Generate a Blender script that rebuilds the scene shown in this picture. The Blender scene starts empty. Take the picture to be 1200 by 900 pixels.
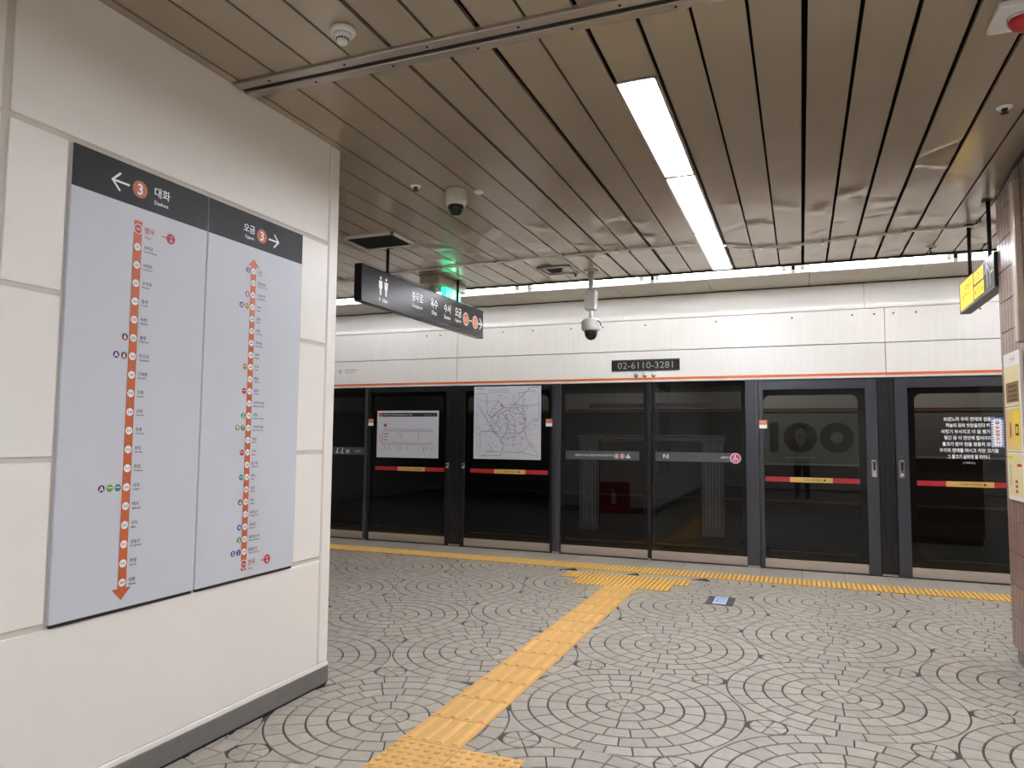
import bpy, bmesh, math, random
from mathutils import Vector, Matrix
random.seed(7)
R = math.radians
scene = bpy.context.scene
COL = scene.collection

# ------------------------------------------------------------------ camera, world, exposure
CAM_H = 1.4
F_PX = 848.2
yaw, pitch, roll = R(21.768), R(4.136), R(0.478)
fw = Vector((-math.sin(yaw)*math.cos(pitch), math.cos(yaw)*math.cos(pitch), math.sin(pitch)))
r0 = Vector((math.cos(yaw), math.sin(yaw), 0)); u0 = r0.cross(fw)
rt = math.cos(roll)*r0 + math.sin(roll)*u0
up = -math.sin(roll)*r0 + math.cos(roll)*u0
cd = bpy.data.cameras.new('camera'); cd.sensor_width = 36; cd.lens = F_PX/1200*36
cd.clip_start = 0.02; cd.clip_end = 200
cam = bpy.data.objects.new('camera', cd); COL.objects.link(cam)
M3 = Matrix((rt, up, -fw)).transposed()
cam.matrix_world = Matrix.Translation((0, 0, CAM_H)) @ M3.to_4x4()
scene.camera = cam
W = bpy.data.worlds.new('world'); scene.world = W; W.use_nodes = True
W.node_tree.nodes['Background'].inputs[0].default_value = (0.9, 0.95, 1, 1)
W.node_tree.nodes['Background'].inputs[1].default_value = 0.02
vs = scene.view_settings
vs.view_transform = 'Standard'; vs.look = 'None'; vs.gamma = 1; vs.use_curve_mapping = False
vs.exposure = 1.3
TUBE = 78.0          # emission of the platform's fluorescent tubes
STRIP_TUBE = 11.0
FAR_TUBE = 44.0      # tubes above the opposite track

def project(p):
    d = Vector(p) - Vector((0, 0, CAM_H)); z = d.dot(fw)
    if z < 0.1: return None
    return 600 + F_PX*d.dot(rt)/z, 450 - F_PX*d.dot(up)/z, z

# ------------------------------------------------------------------ materials
MATS = {}
def srgb(c):
    return tuple(((v/255)/12.92 if v/255 <= 0.04045 else ((v/255+0.055)/1.055)**2.4) for v in c)
def mat(name, col, rough=0.5, metal=0.0, spec=0.5, noise=0.0, nscale=8.0, bump=0.0, bscale=60.0, emit=None, estr=0.0,
        stretch=None, coat=0.0, island=0.0):
    if name in MATS: return MATS[name]
    m = bpy.data.materials.new(name); m.use_nodes = True
    nt = m.node_tree; b = nt.nodes['Principled BSDF']
    c = srgb(col)
    b.inputs['Base Color'].default_value = (*c, 1)
    b.inputs['Roughness'].default_value = rough
    b.inputs['Metallic'].default_value = metal
    b.inputs['Specular IOR Level'].default_value = spec
    if coat: b.inputs['Coat Weight'].default_value = coat; b.inputs['Coat Roughness'].default_value = 0.05
    if emit:
        b.inputs['Emission Color'].default_value = (*srgb(emit), 1); b.inputs['Emission Strength'].default_value = estr
    vec = None
    if noise or bump:
        tc = nt.nodes.new('ShaderNodeTexCoord'); vec = tc.outputs['Object']
        g = nt.nodes.new('ShaderNodeNewGeometry'); vec = g.outputs['Position']
        if stretch:
            mp = nt.nodes.new('ShaderNodeMapping'); mp.inputs['Scale'].default_value = stretch
            nt.links.new(vec, mp.inputs['Vector']); vec = mp.outputs['Vector']
    val = None
    if noise:
        n = nt.nodes.new('ShaderNodeTexNoise'); n.inputs['Scale'].default_value = nscale; n.inputs['Detail'].default_value = 5
        nt.links.new(vec, n.inputs['Vector'])
        mr = nt.nodes.new('ShaderNodeMapRange'); mr.inputs[1].default_value = 0.25; mr.inputs[2].default_value = 0.75
        mr.inputs[3].default_value = 1-noise; mr.inputs[4].default_value = 1+noise
        nt.links.new(n.outputs['Fac'], mr.inputs[0]); val = mr.outputs[0]
    if island:
        g2 = nt.nodes.new('ShaderNodeNewGeometry'); oi = nt.nodes.new('ShaderNodeObjectInfo')
        ad = nt.nodes.new('ShaderNodeMath'); ad.operation = 'ADD'
        nt.links.new(g2.outputs['Random Per Island'], ad.inputs[0]); nt.links.new(oi.outputs['Random'], ad.inputs[1])
        fr = nt.nodes.new('ShaderNodeMath'); fr.operation = 'FRACT'; nt.links.new(ad.outputs[0], fr.inputs[0])
        mr2 = nt.nodes.new('ShaderNodeMapRange'); mr2.inputs[3].default_value = 1-island; mr2.inputs[4].default_value = 1+island
        nt.links.new(fr.outputs[0], mr2.inputs[0])
        if val is not None:
            mu = nt.nodes.new('ShaderNodeMath'); mu.operation = 'MULTIPLY'
            nt.links.new(val, mu.inputs[0]); nt.links.new(mr2.outputs[0], mu.inputs[1]); val = mu.outputs[0]
        else: val = mr2.outputs[0]
    if val is not None:
        vm = nt.nodes.new('ShaderNodeVectorMath'); vm.operation = 'SCALE'; vm.inputs[0].default_value = c
        nt.links.new(val, vm.inputs['Scale']); nt.links.new(vm.outputs[0], b.inputs['Base Color'])
    if bump:
        n2 = nt.nodes.new('ShaderNodeTexNoise'); n2.inputs['Scale'].default_value = bscale; n2.inputs['Detail'].default_value = 4
        nt.links.new(vec, n2.inputs['Vector'])
        bp = nt.nodes.new('ShaderNodeBump'); bp.inputs['Strength'].default_value = bump; bp.inputs['Distance'].default_value = 0.01
        nt.links.new(n2.outputs['Fac'], bp.inputs['Height']); nt.links.new(bp.outputs[0], b.inputs['Normal'])
    MATS[name] = m
    return m
def glass_mat(name, tint, ior=1.52, rough=0.0):
    m = bpy.data.materials.new(name); m.use_nodes = True; nt = m.node_tree; nt.nodes.clear()
    out = nt.nodes.new('ShaderNodeOutputMaterial'); mx = nt.nodes.new('ShaderNodeMixShader')
    fr = nt.nodes.new('ShaderNodeFresnel'); fr.inputs[0].default_value = ior
    tr = nt.nodes.new('ShaderNodeBsdfTransparent'); tr.inputs[0].default_value = (*tint, 1)
    gl = nt.nodes.new('ShaderNodeBsdfGlossy'); gl.inputs['Roughness'].default_value = rough
    nt.links.new(fr.outputs[0], mx.inputs[0]); nt.links.new(tr.outputs[0], mx.inputs[1]); nt.links.new(gl.outputs[0], mx.inputs[2])
    nt.links.new(mx.outputs[0], out.inputs[0]); return m

M_brick = mat('paving_stone', (174, 165, 152), 0.42, noise=0.10, nscale=22, bump=0.12, bscale=90, island=0.09)
M_grout = mat('dark_grout', (72, 66, 60), 0.8, noise=0.15, nscale=30)
M_tactile = mat('ochre_tactile', (232, 182, 106), 0.5, noise=0.08, nscale=9, bump=0.06, bscale=120, island=0.05)
M_tactile2 = mat('yellow_tactile', (246, 200, 108), 0.5, noise=0.08, nscale=9, island=0.05)
M_edge = mat('granite_edge', (172, 163, 150), 0.45, noise=0.12, nscale=60, island=0.06)
M_black = mat('black_filler', (18, 17, 16), 0.7)
M_wall = mat('cream_panel', (238, 232, 223), 0.42, noise=0.015, nscale=3)
M_groove = mat('cream_groove', (206, 197, 184), 0.6)
M_base = mat('grey_base_stone', (112, 106, 100), 0.4, noise=0.10, nscale=12)
M_slat = mat('bronze_slat', (172, 158, 138), 0.21, metal=0.25, noise=0.04, nscale=3, bump=0.03, bscale=9, island=0.03)
M_void = mat('ceiling_void', (22, 21, 21), 0.9)
M_alu = mat('aluminium', (176, 168, 158), 0.35, metal=0.8)
M_dgap = mat('dark_gap', (30, 28, 26), 0.8)
M_white = mat('white_enamel', (228, 226, 220), 0.35)
M_tray = mat('tray_grey', (150, 150, 148), 0.5)
M_cable = mat('cable_white', (246, 244, 238), 0.4)
M_reflector = mat('lamp_reflector', (240, 240, 240), 0.3)
M_tube = mat('tube_glow', (255, 255, 255), 0.5, emit=(238, 244, 255), estr=TUBE)
M_tube3 = mat('strip_tube_glow', (255, 255, 255), 0.5, emit=(244, 246, 255), estr=STRIP_TUBE)
M_tube2 = mat('far_tube_glow', (255, 255, 255), 0.5, emit=(250, 248, 240), estr=FAR_TUBE)
M_soffit = mat('cream_soffit', (190, 183, 168), 0.5, noise=0.02, nscale=4)
M_fascia = mat('white_fascia', (238, 234, 227), 0.3, noise=0.03, nscale=6, stretch=(6, 1, 0.3))
M_fascia2 = mat('white_gloss_fascia', (232, 229, 222), 0.16, noise=0.02, nscale=6, stretch=(6, 1, 0.3))
M_orange = mat('orange_stripe', (222, 112, 48), 0.4)
M_oprint = mat('line_orange', (196, 98, 52), 0.45)
M_frame = mat('slate_frame', (60, 60, 65), 0.4, metal=0.2)
M_bframe = mat('black_frame', (22, 22, 23), 0.3)
M_frit = mat('black_frit', (9, 9, 9), 0.06, spec=0.4)
M_steel = mat('brushed_steel', (190, 176, 160), 0.32, metal=0.45, noise=0.08, nscale=14, stretch=(0.4, 1, 8))
M_chrome = mat('chrome', (200, 200, 200), 0.2, metal=1)
M_glass = glass_mat('tinted_glass', (0.30, 0.30, 0.29))
M_glass2 = glass_mat('plain_glass', (0.13, 0.13, 0.125))
M_signw = mat('sign_white', (205, 206, 212), 0.45, spec=0.3)
M_signk = mat('sign_charcoal', (50, 50, 50), 0.5, spec=0.2, noise=0.2, nscale=6)
M_print_k = mat('print_black', (32, 32, 34), 0.5)
M_print_w = mat('print_white', (240, 240, 240), 0.5)
M_print_g = mat('print_grey', (130, 132, 138), 0.5)
M_print_r = mat('print_red', (178, 44, 52), 0.5)
M_bandgrey = mat('band_grey', (72, 77, 78), 0.3)
M_pink = mat('sticker_pink', (214, 66, 120), 0.4)
M_hang = mat('hanging_sign_charcoal', (56, 56, 59), 0.28, spec=0.6)
M_hangend = mat('hanging_sign_end', (28, 28, 32), 0.4)
M_rod = mat('black_rod', (20, 20, 22), 0.4)
M_lit = mat('lit_lettering', (245, 245, 245), 0.4, emit=(255, 255, 255), estr=0.22)
M_yellow = mat('sign_yellow', (250, 208, 44), 0.4, emit=(250, 208, 44), estr=0.35)
M_tile = mat('brown_tile', (142, 112, 100), 0.28, noise=0.08, nscale=14, island=0.10)
M_tilej = mat('tile_joint', (58, 46, 42), 0.8)
M_redcab = mat('red_cabinet', (176, 24, 28), 0.35)
M_redbar = mat('bar_red', (168, 36, 44), 0.4)
M_goldbar = mat('bar_gold', (206, 166, 92), 0.4)
M_dome = mat('smoked_dome', (14, 14, 16), 0.06, spec=0.6)
M_camw = mat('camera_white', (205, 202, 195), 0.4)
M_green = mat('exit_green', (30, 190, 130), 0.4, emit=(40, 225, 150), estr=1.6)
M_greenw = mat('exit_white', (240, 250, 245), 0.4, emit=(225, 255, 240), estr=1.6)
M_blue = mat('sticker_blue', (70, 104, 176), 0.4)
M_cream = mat('poster_cream', (232, 214, 158), 0.45)
M_posterw = mat('poster_white', (236, 232, 224), 0.45)
M_far = mat('far_wall_dark', (58, 56, 54), 0.7)
M_farw = mat('far_header', (200, 196, 190), 0.5)
M_farad = mat('far_ad_grey', (150, 148, 146), 0.5)
M_addark = mat('far_ad_black', (26, 26, 28), 0.5)
M_track = mat('track_bed', (42, 39, 36), 0.9, noise=0.3, nscale=10)
M_portal = mat('portal_print', (26, 26, 27), 0.12)
M_portal2 = mat('portal_print_line', (52, 53, 55), 0.15)
M_bluew = mat('label_pale_blue', (176, 206, 246), 0.4)
M_dtape = mat('dark_tape', (62, 58, 56), 0.5)
M_led = mat('led_board', (24, 25, 22), 0.3)
M_ledt = mat('led_text', (168, 170, 160), 0.4)

# ------------------------------------------------------------------ helpers
def link(o, parent=None):
    COL.objects.link(o)
    if parent is not None: o.parent = parent
    return o
def tag(o, label, cat, group=None):
    o['label'] = label; o['category'] = cat
    if group: o['group'] = group
    return o
def thing(name, label, cat, loc=(0, 0, 0), group=None):
    o = bpy.data.objects.new(name, None); o.empty_display_size = 0.1; link(o)
    o.location = loc
    return tag(o, label, cat, group)
def struct(o):
    o['kind'] = 'structure'; return o
class MB:
    """Collects shapes in WORLD coordinates; build() links them as one mesh object."""
    def __init__(s): s.v = []; s.f = []; s.sm = []
    def add(s, vs_, fs, smooth=False):
        n = len(s.v); s.v += [tuple(p) for p in vs_]; s.f += [tuple(i+n for i in f) for f in fs]; s.sm += [smooth]*len(fs)
        return s
    def box(s, x0, x1, y0, y1, z0, z1):
        return s.add([(x0,y0,z0),(x1,y0,z0),(x1,y1,z0),(x0,y1,z0),(x0,y0,z1),(x1,y0,z1),(x1,y1,z1),(x0,y1,z1)],
                     [(0,3,2,1),(4,5,6,7),(0,1,5,4),(1,2,6,5),(2,3,7,6),(3,0,4,7)])
    def bbox(s, x0, x1, y0, y1, z0, z1, b=0.004):
        """box with chamfered edges"""
        bm = bmesh.new(); bmesh.ops.create_cube(bm, size=1)
        for v in bm.verts:
            v.co = Vector(((x0+x1)/2+v.co.x*(x1-x0), (y0+y1)/2+v.co.y*(y1-y0), (z0+z1)/2+v.co.z*(z1-z0)))
        bmesh.ops.bevel(bm, geom=bm.edges[:], offset=b, segments=1, affect='EDGES', clamp_overlap=True)
        bm.verts.index_update()
        s.add([v.co[:] for v in bm.verts], [[v.index for v in f.verts] for f in bm.faces]); bm.free(); return s
    def lathe(s, prof, c, n=20, axis='z', smooth=True):
        """prof: (radius, height) list, about axis through c"""
        vs_ = []
        for r_, h in prof:
            for k in range(n):
                a = 2*math.pi*k/n
                p = (r_*math.cos(a), r_*math.sin(a), h)
                if axis == 'x': p = (p[2], p[0], p[1])
                if axis == 'y': p = (p[0], p[2], p[1])
                vs_.append((c[0]+p[0], c[1]+p[1], c[2]+p[2]))
        fs = []
        for i in range(len(prof)-1):
            for k in range(n):
                fs.append((i*n+k, i*n+(k+1)%n, (i+1)*n+(k+1)%n, (i+1)*n+k))
        fs.append(tuple(range(n))[::-1]); fs.append(tuple((len(prof)-1)*n+k for k in range(n)))
        return s.add(vs_, fs, smooth)
    def tube(s, pts, r_, n=8):
        pts = [Vector(p) for p in pts]; vs_ = []
        for i, p in enumerate(pts):
            d = (pts[min(i+1, len(pts)-1)] - pts[max(i-1, 0)]).normalized()
            a = Vector((0, 0, 1)) if abs(d.z) < .9 else Vector((1, 0, 0))
            e1 = d.cross(a).normalized(); e2 = d.cross(e1)
            for k in range(n):
                t = 2*math.pi*k/n; vs_.append(p + e1*(r_*math.cos(t)) + e2*(r_*math.sin(t)))
        fs = [(i*n+k, i*n+(k+1)%n, (i+1)*n+(k+1)%n, (i+1)*n+k) for i in range(len(pts)-1) for k in range(n)]
        fs.append(tuple(range(n))[::-1]); fs.append(tuple((len(pts)-1)*n+k for k in range(n)))
        return s.add(vs_, fs, True)
    def prism(s, prof, x0, x1, smooth=False):
        """profile in (y,z), extruded along x"""
        n = len(prof)
        vs_ = [(x0, y, z) for y, z in prof] + [(x1, y, z) for y, z in prof]
        s.add(vs_, [(i, (i+1)%n, n+(i+1)%n, n+i) for i in range(n)], smooth)
        return s.add([], []) if smooth else s.add(vs_, [tuple(range(n))[::-1], tuple(range(n, 2*n))])
    def mesh(s, name, m, origin=(0, 0, 0)):
        me = bpy.data.meshes.new(name); o = Vector(origin)
        me.from_pydata([tuple(Vector(p)-o) for p in s.v], [], s.f); me.materials.append(m)
        if any(s.sm): me.polygons.foreach_set('use_smooth', s.sm)
        me.update(); return me
    def build(s, name, m, parent=None, fix=True, origin=None):
        base = Vector(origin) if origin is not None else (parent_loc(parent) if parent else Vector())
        me = s.mesh(name, m, base)
        if fix:
            bm = bmesh.new(); bm.from_mesh(me); bmesh.ops.recalc_face_normals(bm, faces=bm.faces[:]); bm.to_mesh(me); bm.free()
        o = bpy.data.objects.new(name, me); link(o, parent)
        o.location = base - (parent_loc(parent) if parent else Vector())
        return o
def parent_loc(p):
    l = Vector()
    while p is not None: l += p.location; p = p.parent
    return l
def inst(name, me, loc, parent, rotz=0.0):
    o = bpy.data.objects.new(name, me); link(o, parent)
    o.location = Vector(loc) - parent_loc(parent); o.rotation_euler = (0, 0, rotz); return o

class Fr:
    """a flat face: origin, right, up, outward normal"""
    def __init__(s, o, r_, u_, n_): s.o, s.r, s.u, s.n = Vector(o), Vector(r_), Vector(u_), Vector(n_)
    def p(s, x, y, d=0): return s.o + s.r*x + s.u*y + s.n*d
JOINED = {'station_dot', 'station_number', 'station_name', 'transfer_badge', 'transfer_number', 'lettering', 'warning_mark_figure', 'warning_mark', 'warning_mark_red', 'poster_text', 'map_names', 'station_text', 'station_marks', 'border_dots', 'border_stripes', 'red_lettering', 'poem_lettering', 'notice_text', 'exit_number', 'label_figures', 'digits', 'figure_mark'}
PRINTS = {}      # (name, parent) -> [material, MB]
TEXTS = []
def pr(name, m, parent):
    k = (name, parent.name, m.name)
    if k not in PRINTS: PRINTS[k] = (name, m, parent, MB())
    return PRINTS[k][3]
def poly(name, m, parent, fr, pts, d=0.001):
    pr(name, m, parent).add([fr.p(x, y, d) for x, y in pts], [tuple(range(len(pts)))])
def rect(name, m, parent, fr, x0, x1, y0, y1, d=0.001): poly(name, m, parent, fr, [(x0,y0),(x1,y0),(x1,y1),(x0,y1)], d)
def disc(name, m, parent, fr, x, y, r_, d=0.001, n=20, ry=None):
    poly(name, m, parent, fr, [(x+r_*math.cos(2*math.pi*k/n), y+(ry or r_)*math.sin(2*math.pi*k/n)) for k in range(n)], d)
def stroke(name, m, parent, fr, pts, w, d=0.001):
    for (x0, y0), (x1, y1) in zip(pts[:-1], pts[1:]):
        L = math.hypot(x1-x0, y1-y0) or 1e-6; nx, ny = -(y1-y0)/L*w/2, (x1-x0)/L*w/2; ex, ey = (x1-x0)/L*w/3, (y1-y0)/L*w/3
        poly(name, m, parent, fr, [(x0+nx-ex,y0+ny-ey),(x0-nx-ex,y0-ny-ey),(x1-nx+ex,y1-ny+ey),(x1+nx+ex,y1+ny+ey)], d)
def text(name, m, parent, fr, s, x, y, w=None, h=None, align='C', d=0.0015, bold=0.0):
    """text fitted to width w and/or height h, anchored at (x, y) = left/centre/right, vertical centre"""
    TEXTS.append((name, m, parent, fr, s, x, y, w, h, align, d, bold))
def flush_prints():
    cache = {}; objs = []
    for t in TEXTS:
        k = (t[4], t[11])
        if k in cache: continue
        c = bpy.data.curves.new('lettering', 'FONT'); c.body = t[4]; c.resolution_u = 2; c.offset = t[11]; c.fill_mode = 'FRONT'
        o = bpy.data.objects.new('lettering', c); COL.objects.link(o); cache[k] = o; objs.append(o)
    dg = bpy.context.evaluated_depsgraph_get(); dg.update()
    geo = {}
    for k, o in cache.items():
        me = bpy.data.meshes.new_from_object(o.evaluated_get(dg))
        geo[k] = ([v.co[:2] for v in me.vertices], [tuple(p.vertices) for p in me.polygons]); bpy.data.meshes.remove(me)
    for o in objs:
        c = o.data; bpy.data.objects.remove(o); bpy.data.curves.remove(c)
    for name, m, parent, fr, s, x, y, w, h, al, d, bold in TEXTS:
        vs_, fs = geo[(s, bold)]
        if not vs_: continue
        x0 = min(v[0] for v in vs_); x1 = max(v[0] for v in vs_); y0 = min(v[1] for v in vs_); y1 = max(v[1] for v in vs_)
        sx = w/(x1-x0) if w else None; sy = h/(y1-y0) if h else None
        sx = sx or sy; sy = sy or sx
        ox = {'L': x0, 'C': (x0+x1)/2, 'R': x1}[al]; oy = (y0+y1)/2
        pr(name, m, parent).add([fr.p(x+(a-ox)*sx, y+(b-oy)*sy, d) for a, b in vs_], fs)
    for name, m, parent, mb in PRINTS.values():
        o = mb.build(name, m, parent, fix=False)
        if name in JOINED: o['kind'] = 'stuff'

# ================================================================== SETTING
PSD_Y = 8.456; CEIL = 3.08; WX = -2.51
XL, XR, YB = -9.0, 11.5, -5.0

# ---- floor
floor = struct(MB().box(XL, XR, YB, PSD_Y+0.1, -0.3, -0.006).build('floor', M_grout))
def ring_brick(r_in, r_out, a, seg=2, h=0.006, g=0.0048, gr=0.0032):
    mb = MB(); n = seg+1; A0 = -a/2; vs_ = []
    for z, ins in ((0.0, 0.0015), (-h, 0.0)):
        for rr, sgn in ((r_in+g+ins, 1), (r_out-g-ins, -1)):
            for k in range(n):
                ga = (gr+ins)/max(rr, .02)
                t = -a/2+ga + (a-2*ga)*k/seg
                vs_.append((rr*math.cos(t), rr*math.sin(t), z))
    i0, o0, ib, ob = 0, n, 2*n, 3*n
    fs = [(i0+k, o0+k, o0+k+1, i0+k+1) for k in range(seg)]
    fs += [(i0+k, i0+k+1, ib+k+1, ib+k) for k in range(seg)] + [(o0+k+1, o0+k, ob+k, ob+k+1) for k in range(seg)]
    fs += [(i0, ib, ob, o0), (i0+seg, o0+seg, ob+seg, ib+seg)]
    return mb.add(vs_, fs)
RINGS = [(0.0, 0.098, 6), (0.098, 0.200, 9), (0.200, 0.302, 14), (0.302, 0.404, 19), (0.404, 0.506, 24), (0.506, 0.600, 28)]
ring_mb = [ring_brick(max(a, 0.004), b, 2*math.pi/n, 2 if n > 10 else 4) for a, b, n in RINGS]
petal_mb = ring_brick(0.004, 0.090, 2*math.pi/6, 3)
def cusp(A, B, P, Rr=.600, rs=.0925, g=.0035):
    """stone between two big circles and the small one (local to P)"""
    A, B, P = Vector(A), Vector(B), Vector(P)
    def arc(C, D):
        t0 = math.atan2(*((D-C).yx)); t1 = math.atan2(*((P-C).yx)); d = (t1-t0+math.pi) % (2*math.pi) - math.pi; out = []
        for k in range(25):
            t = t0+d*k/24; q = C+Vector((math.cos(t), math.sin(t)))*(Rr+g)
            if (q-P).length < rs+g: break
            out.append(q)
        return out
    a, b = arc(A, B), arc(B, A)
    n = min(len(a), len(b)); pr_ = [(a[i], b[i]) for i in range(n) if (a[i]-b[i]).length > .006]
    pr_ = pr_[::max(1, len(pr_)//4)] + [pr_[-1]]
    e0, e1 = pr_[-1][0]-P, pr_[-1][1]-P; mid = (e0+e1).normalized()*(rs+g)
    pts = [p_[0] for p_ in pr_] + [P+mid] + [p_[1] for p_ in reversed(pr_)]
    pts = [q-P for q in pts]; n = len(pts)
    ar = sum(pts[i].x*pts[(i+1) % n].y-pts[(i+1) % n].x*pts[i].y for i in range(n))
    if ar < 0: pts.reverse()
    return MB().add([(q.x, q.y, -.0004) for q in pts]+[(q.x, q.y, -.006) for q in pts], [tuple(range(n))]+[(i, n+i, n+(i+1) % n, (i+1) % n) for i in range(n)])
CUSPS = []
for sx in (1, -1):
    A_, B_, C_ = (0, 0), (0, 1.195), (sx*1.0575, .5975); P_ = (sx*1.0575/3, .5975)
    for q in ((A_, B_), (B_, C_), (C_, A_)): CUSPS.append(cusp(q[0], q[1], P_))
ring_me = [mb.mesh('brick', M_brick) for mb in ring_mb]; petal_me = petal_mb.mesh('brick', M_brick)
all_mb = ring_mb+[petal_mb]+CUSPS; all_me = ring_me+[petal_me]+[m_.mesh('brick', M_brick) for m_ in CUSPS]
DX, DY = 1.0575, 1.195
bricks = []   # (mesh index, x, y, rot, centre radius)
def covered(x, y):
    if y > 7.60: return True
    if -1.70 < x < -1.50 and y > 2.75: return True
    if -1.70 < x < -1.18 and 2.45 < y < 2.97: return True
    if -2.0 < x < -1.25 and 6.85 < y < 7.30: return True
    if WX-2.0 < x < WX-0.08 and y < 3.42: return True
    return False
for i in range(-7, 12):
    for j in range(-7, 5):
        cx = -0.882 + DX*i; cy = 3.838 + DY*j + (0.5975 if i % 2 else 0)
        if cx < XL+.5 or cx > XR-.5 or cy < YB+.6: continue
        for k, (a, b, n) in enumerate(RINGS):
            off = random.random()*6.28
            for q in range(n):
                t = off + 2*math.pi*q/n; rm = (a+b)/2
                if not covered(cx+rm*math.cos(t), cy+rm*math.sin(t)): bricks.append((k, cx, cy, t, rm))
        for sx, sy in ((DX/3, DY/2), (-DX/3, DY/2)):
            px, py = cx+sx, cy+sy; off = random.random()*6.28
            for q in range(6):
                t = off + q*math.pi/3
                if not covered(px+.05*math.cos(t), py+.05*math.sin(t)): bricks.append((6, px, py, t, .05))
            if not covered(px, py):
                for q in range(3): bricks.append((7+q+(0 if sx > 0 else 3), px, py, 0.0, .0))
def shown(b):
    p = project((b[1]+b[4]*math.cos(b[3]), b[2]+b[4]*math.sin(b[3]), 0))
    if p is None or not (0 < p[0] < 1200 and 0 < p[1] < 900): return 1e9
    if p[0] < 386 and p[1] < 799 + (386-p[0])*0.53: return 1e9
    return p[2] + (2.5 if b[4] < .06 else 0)
bricks.sort(key=shown)
stuff = MB()
for n_, (k, x, y, t, rm) in enumerate(bricks):
    if n_ < 296: inst('brick', all_me[k], (x, y, 0), floor, t)
    else:
        mb = all_mb[k]; c, s = math.cos(t), math.sin(t)
        stuff.add([(x+c*a-s*b, y+s*a+c*b, z) for a, b, z in mb.v], mb.f)
so = stuff.build('brick_paving', M_brick, floor, fix=False); so['kind'] = 'stuff'

# tactile tiles (parts of the floor)
def tactile_line(w, l, n, rib_w, m, name, rib_len=0.94):
    mb = MB(); g = 0.0015
    mb.bbox(-w/2+g, w/2-g, -l/2+g, l/2-g, -0.005, 0.004, 0.001)
    for k in range(n):
        x = -w/2 + w*(k+.5)/n; L = l*rib_len/2; a = rib_w/2
        rh = .0095
        mb.add([(x-a,-L,.004),(x+a,-L,.004),(x+a,L,.004),(x-a,L,.004),(x-a*.55,-L+.004,rh),(x+a*.55,-L+.004,rh),(x+a*.55,L-.004,rh),(x-a*.55,L-.004,rh)],
               [(4,5,6,7),(0,1,5,4),(1,2,6,5),(2,3,7,6),(3,0,4,7)])
    me = mb.mesh(name, m); me.materials.append(valley_shade(m))
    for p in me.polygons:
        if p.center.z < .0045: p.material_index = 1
    return me
def valley_shade(m): return mat('ochre_tactile_valley', (224, 173, 98), .6, noise=.08, nscale=12) if m is M_tactile else mat('yellow_tactile_valley', (190, 138, 60), .6, noise=.12, nscale=12)  # valleys darker than the ribs: shade between ribs put into the colour
def tactile_dots(w, m, n=6):
    mb = MB(); g = 0.0015
    mb.bbox(-w/2+g, w/2-g, -w/2+g, w/2-g, -0.005, 0.004, 0.001)
    for i in range(n):
        for j in range(n):
            mb.lathe([(0.0165, 0.004), (0.014, 0.0075), (0.008, 0.009)], (-w/2+w*(i+.5)/n, -w/2+w*(j+.5)/n, 0), 10)
    return mb.mesh('tactile_tile', m)
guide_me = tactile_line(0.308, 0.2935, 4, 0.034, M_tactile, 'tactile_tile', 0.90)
y = 3.03
while y < 6.70:
    inst('tactile_tile', guide_me, (-1.597, y+0.14675, 0), floor); y += 0.2935
dot_me = tactile_dots(0.308, M_tactile)
for a in range(2):
    for b in range(2): inst('tactile_tile', dot_me, (-1.597+0.309*a, 3.03-0.154-0.309*b, 0), floor)
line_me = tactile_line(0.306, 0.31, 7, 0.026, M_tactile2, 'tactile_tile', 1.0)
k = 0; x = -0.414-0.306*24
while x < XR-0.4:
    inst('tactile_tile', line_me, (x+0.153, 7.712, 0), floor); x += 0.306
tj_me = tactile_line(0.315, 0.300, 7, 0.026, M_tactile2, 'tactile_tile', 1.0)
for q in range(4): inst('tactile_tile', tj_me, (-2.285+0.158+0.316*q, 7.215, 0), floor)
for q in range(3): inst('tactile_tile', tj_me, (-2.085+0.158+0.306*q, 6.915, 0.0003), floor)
# platform-edge slabs
slab_me = MB().bbox(-0.199, 0.199, -0.255, 0.255, -0.005, 0.003, 0.0015).mesh('edge_slab', M_edge)
x = -0.42-0.402*21
while x < XR: inst('edge_slab', slab_me, (x+0.201, 8.125, 0), floor); x += 0.402
strip_me = MB().bbox(-0.7, 0.7, -0.085, 0.085, -0.005, 0.001, 0.001).mesh('infill_slab', M_edge)
inst('infill_slab', strip_me, (-1.62, 7.46, 0), floor)
for bx, w in ((-2.30, .11), (-1.62, .08), (-0.944, .11)):
    MB().add([(bx-w,7.42,.0015),(bx+w*.9,7.40,.0015),(bx+w*.3,7.54,.0015),(bx-w,7.42,-.004),(bx+w*.9,7.40,-.004),(bx+w*.3,7.54,-.004)],
             [(0,1,2),(5,4,3),(0,3,4,1),(1,4,5,2),(2,5,3,0)]).build('filler_wedge', M_black, floor)

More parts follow.
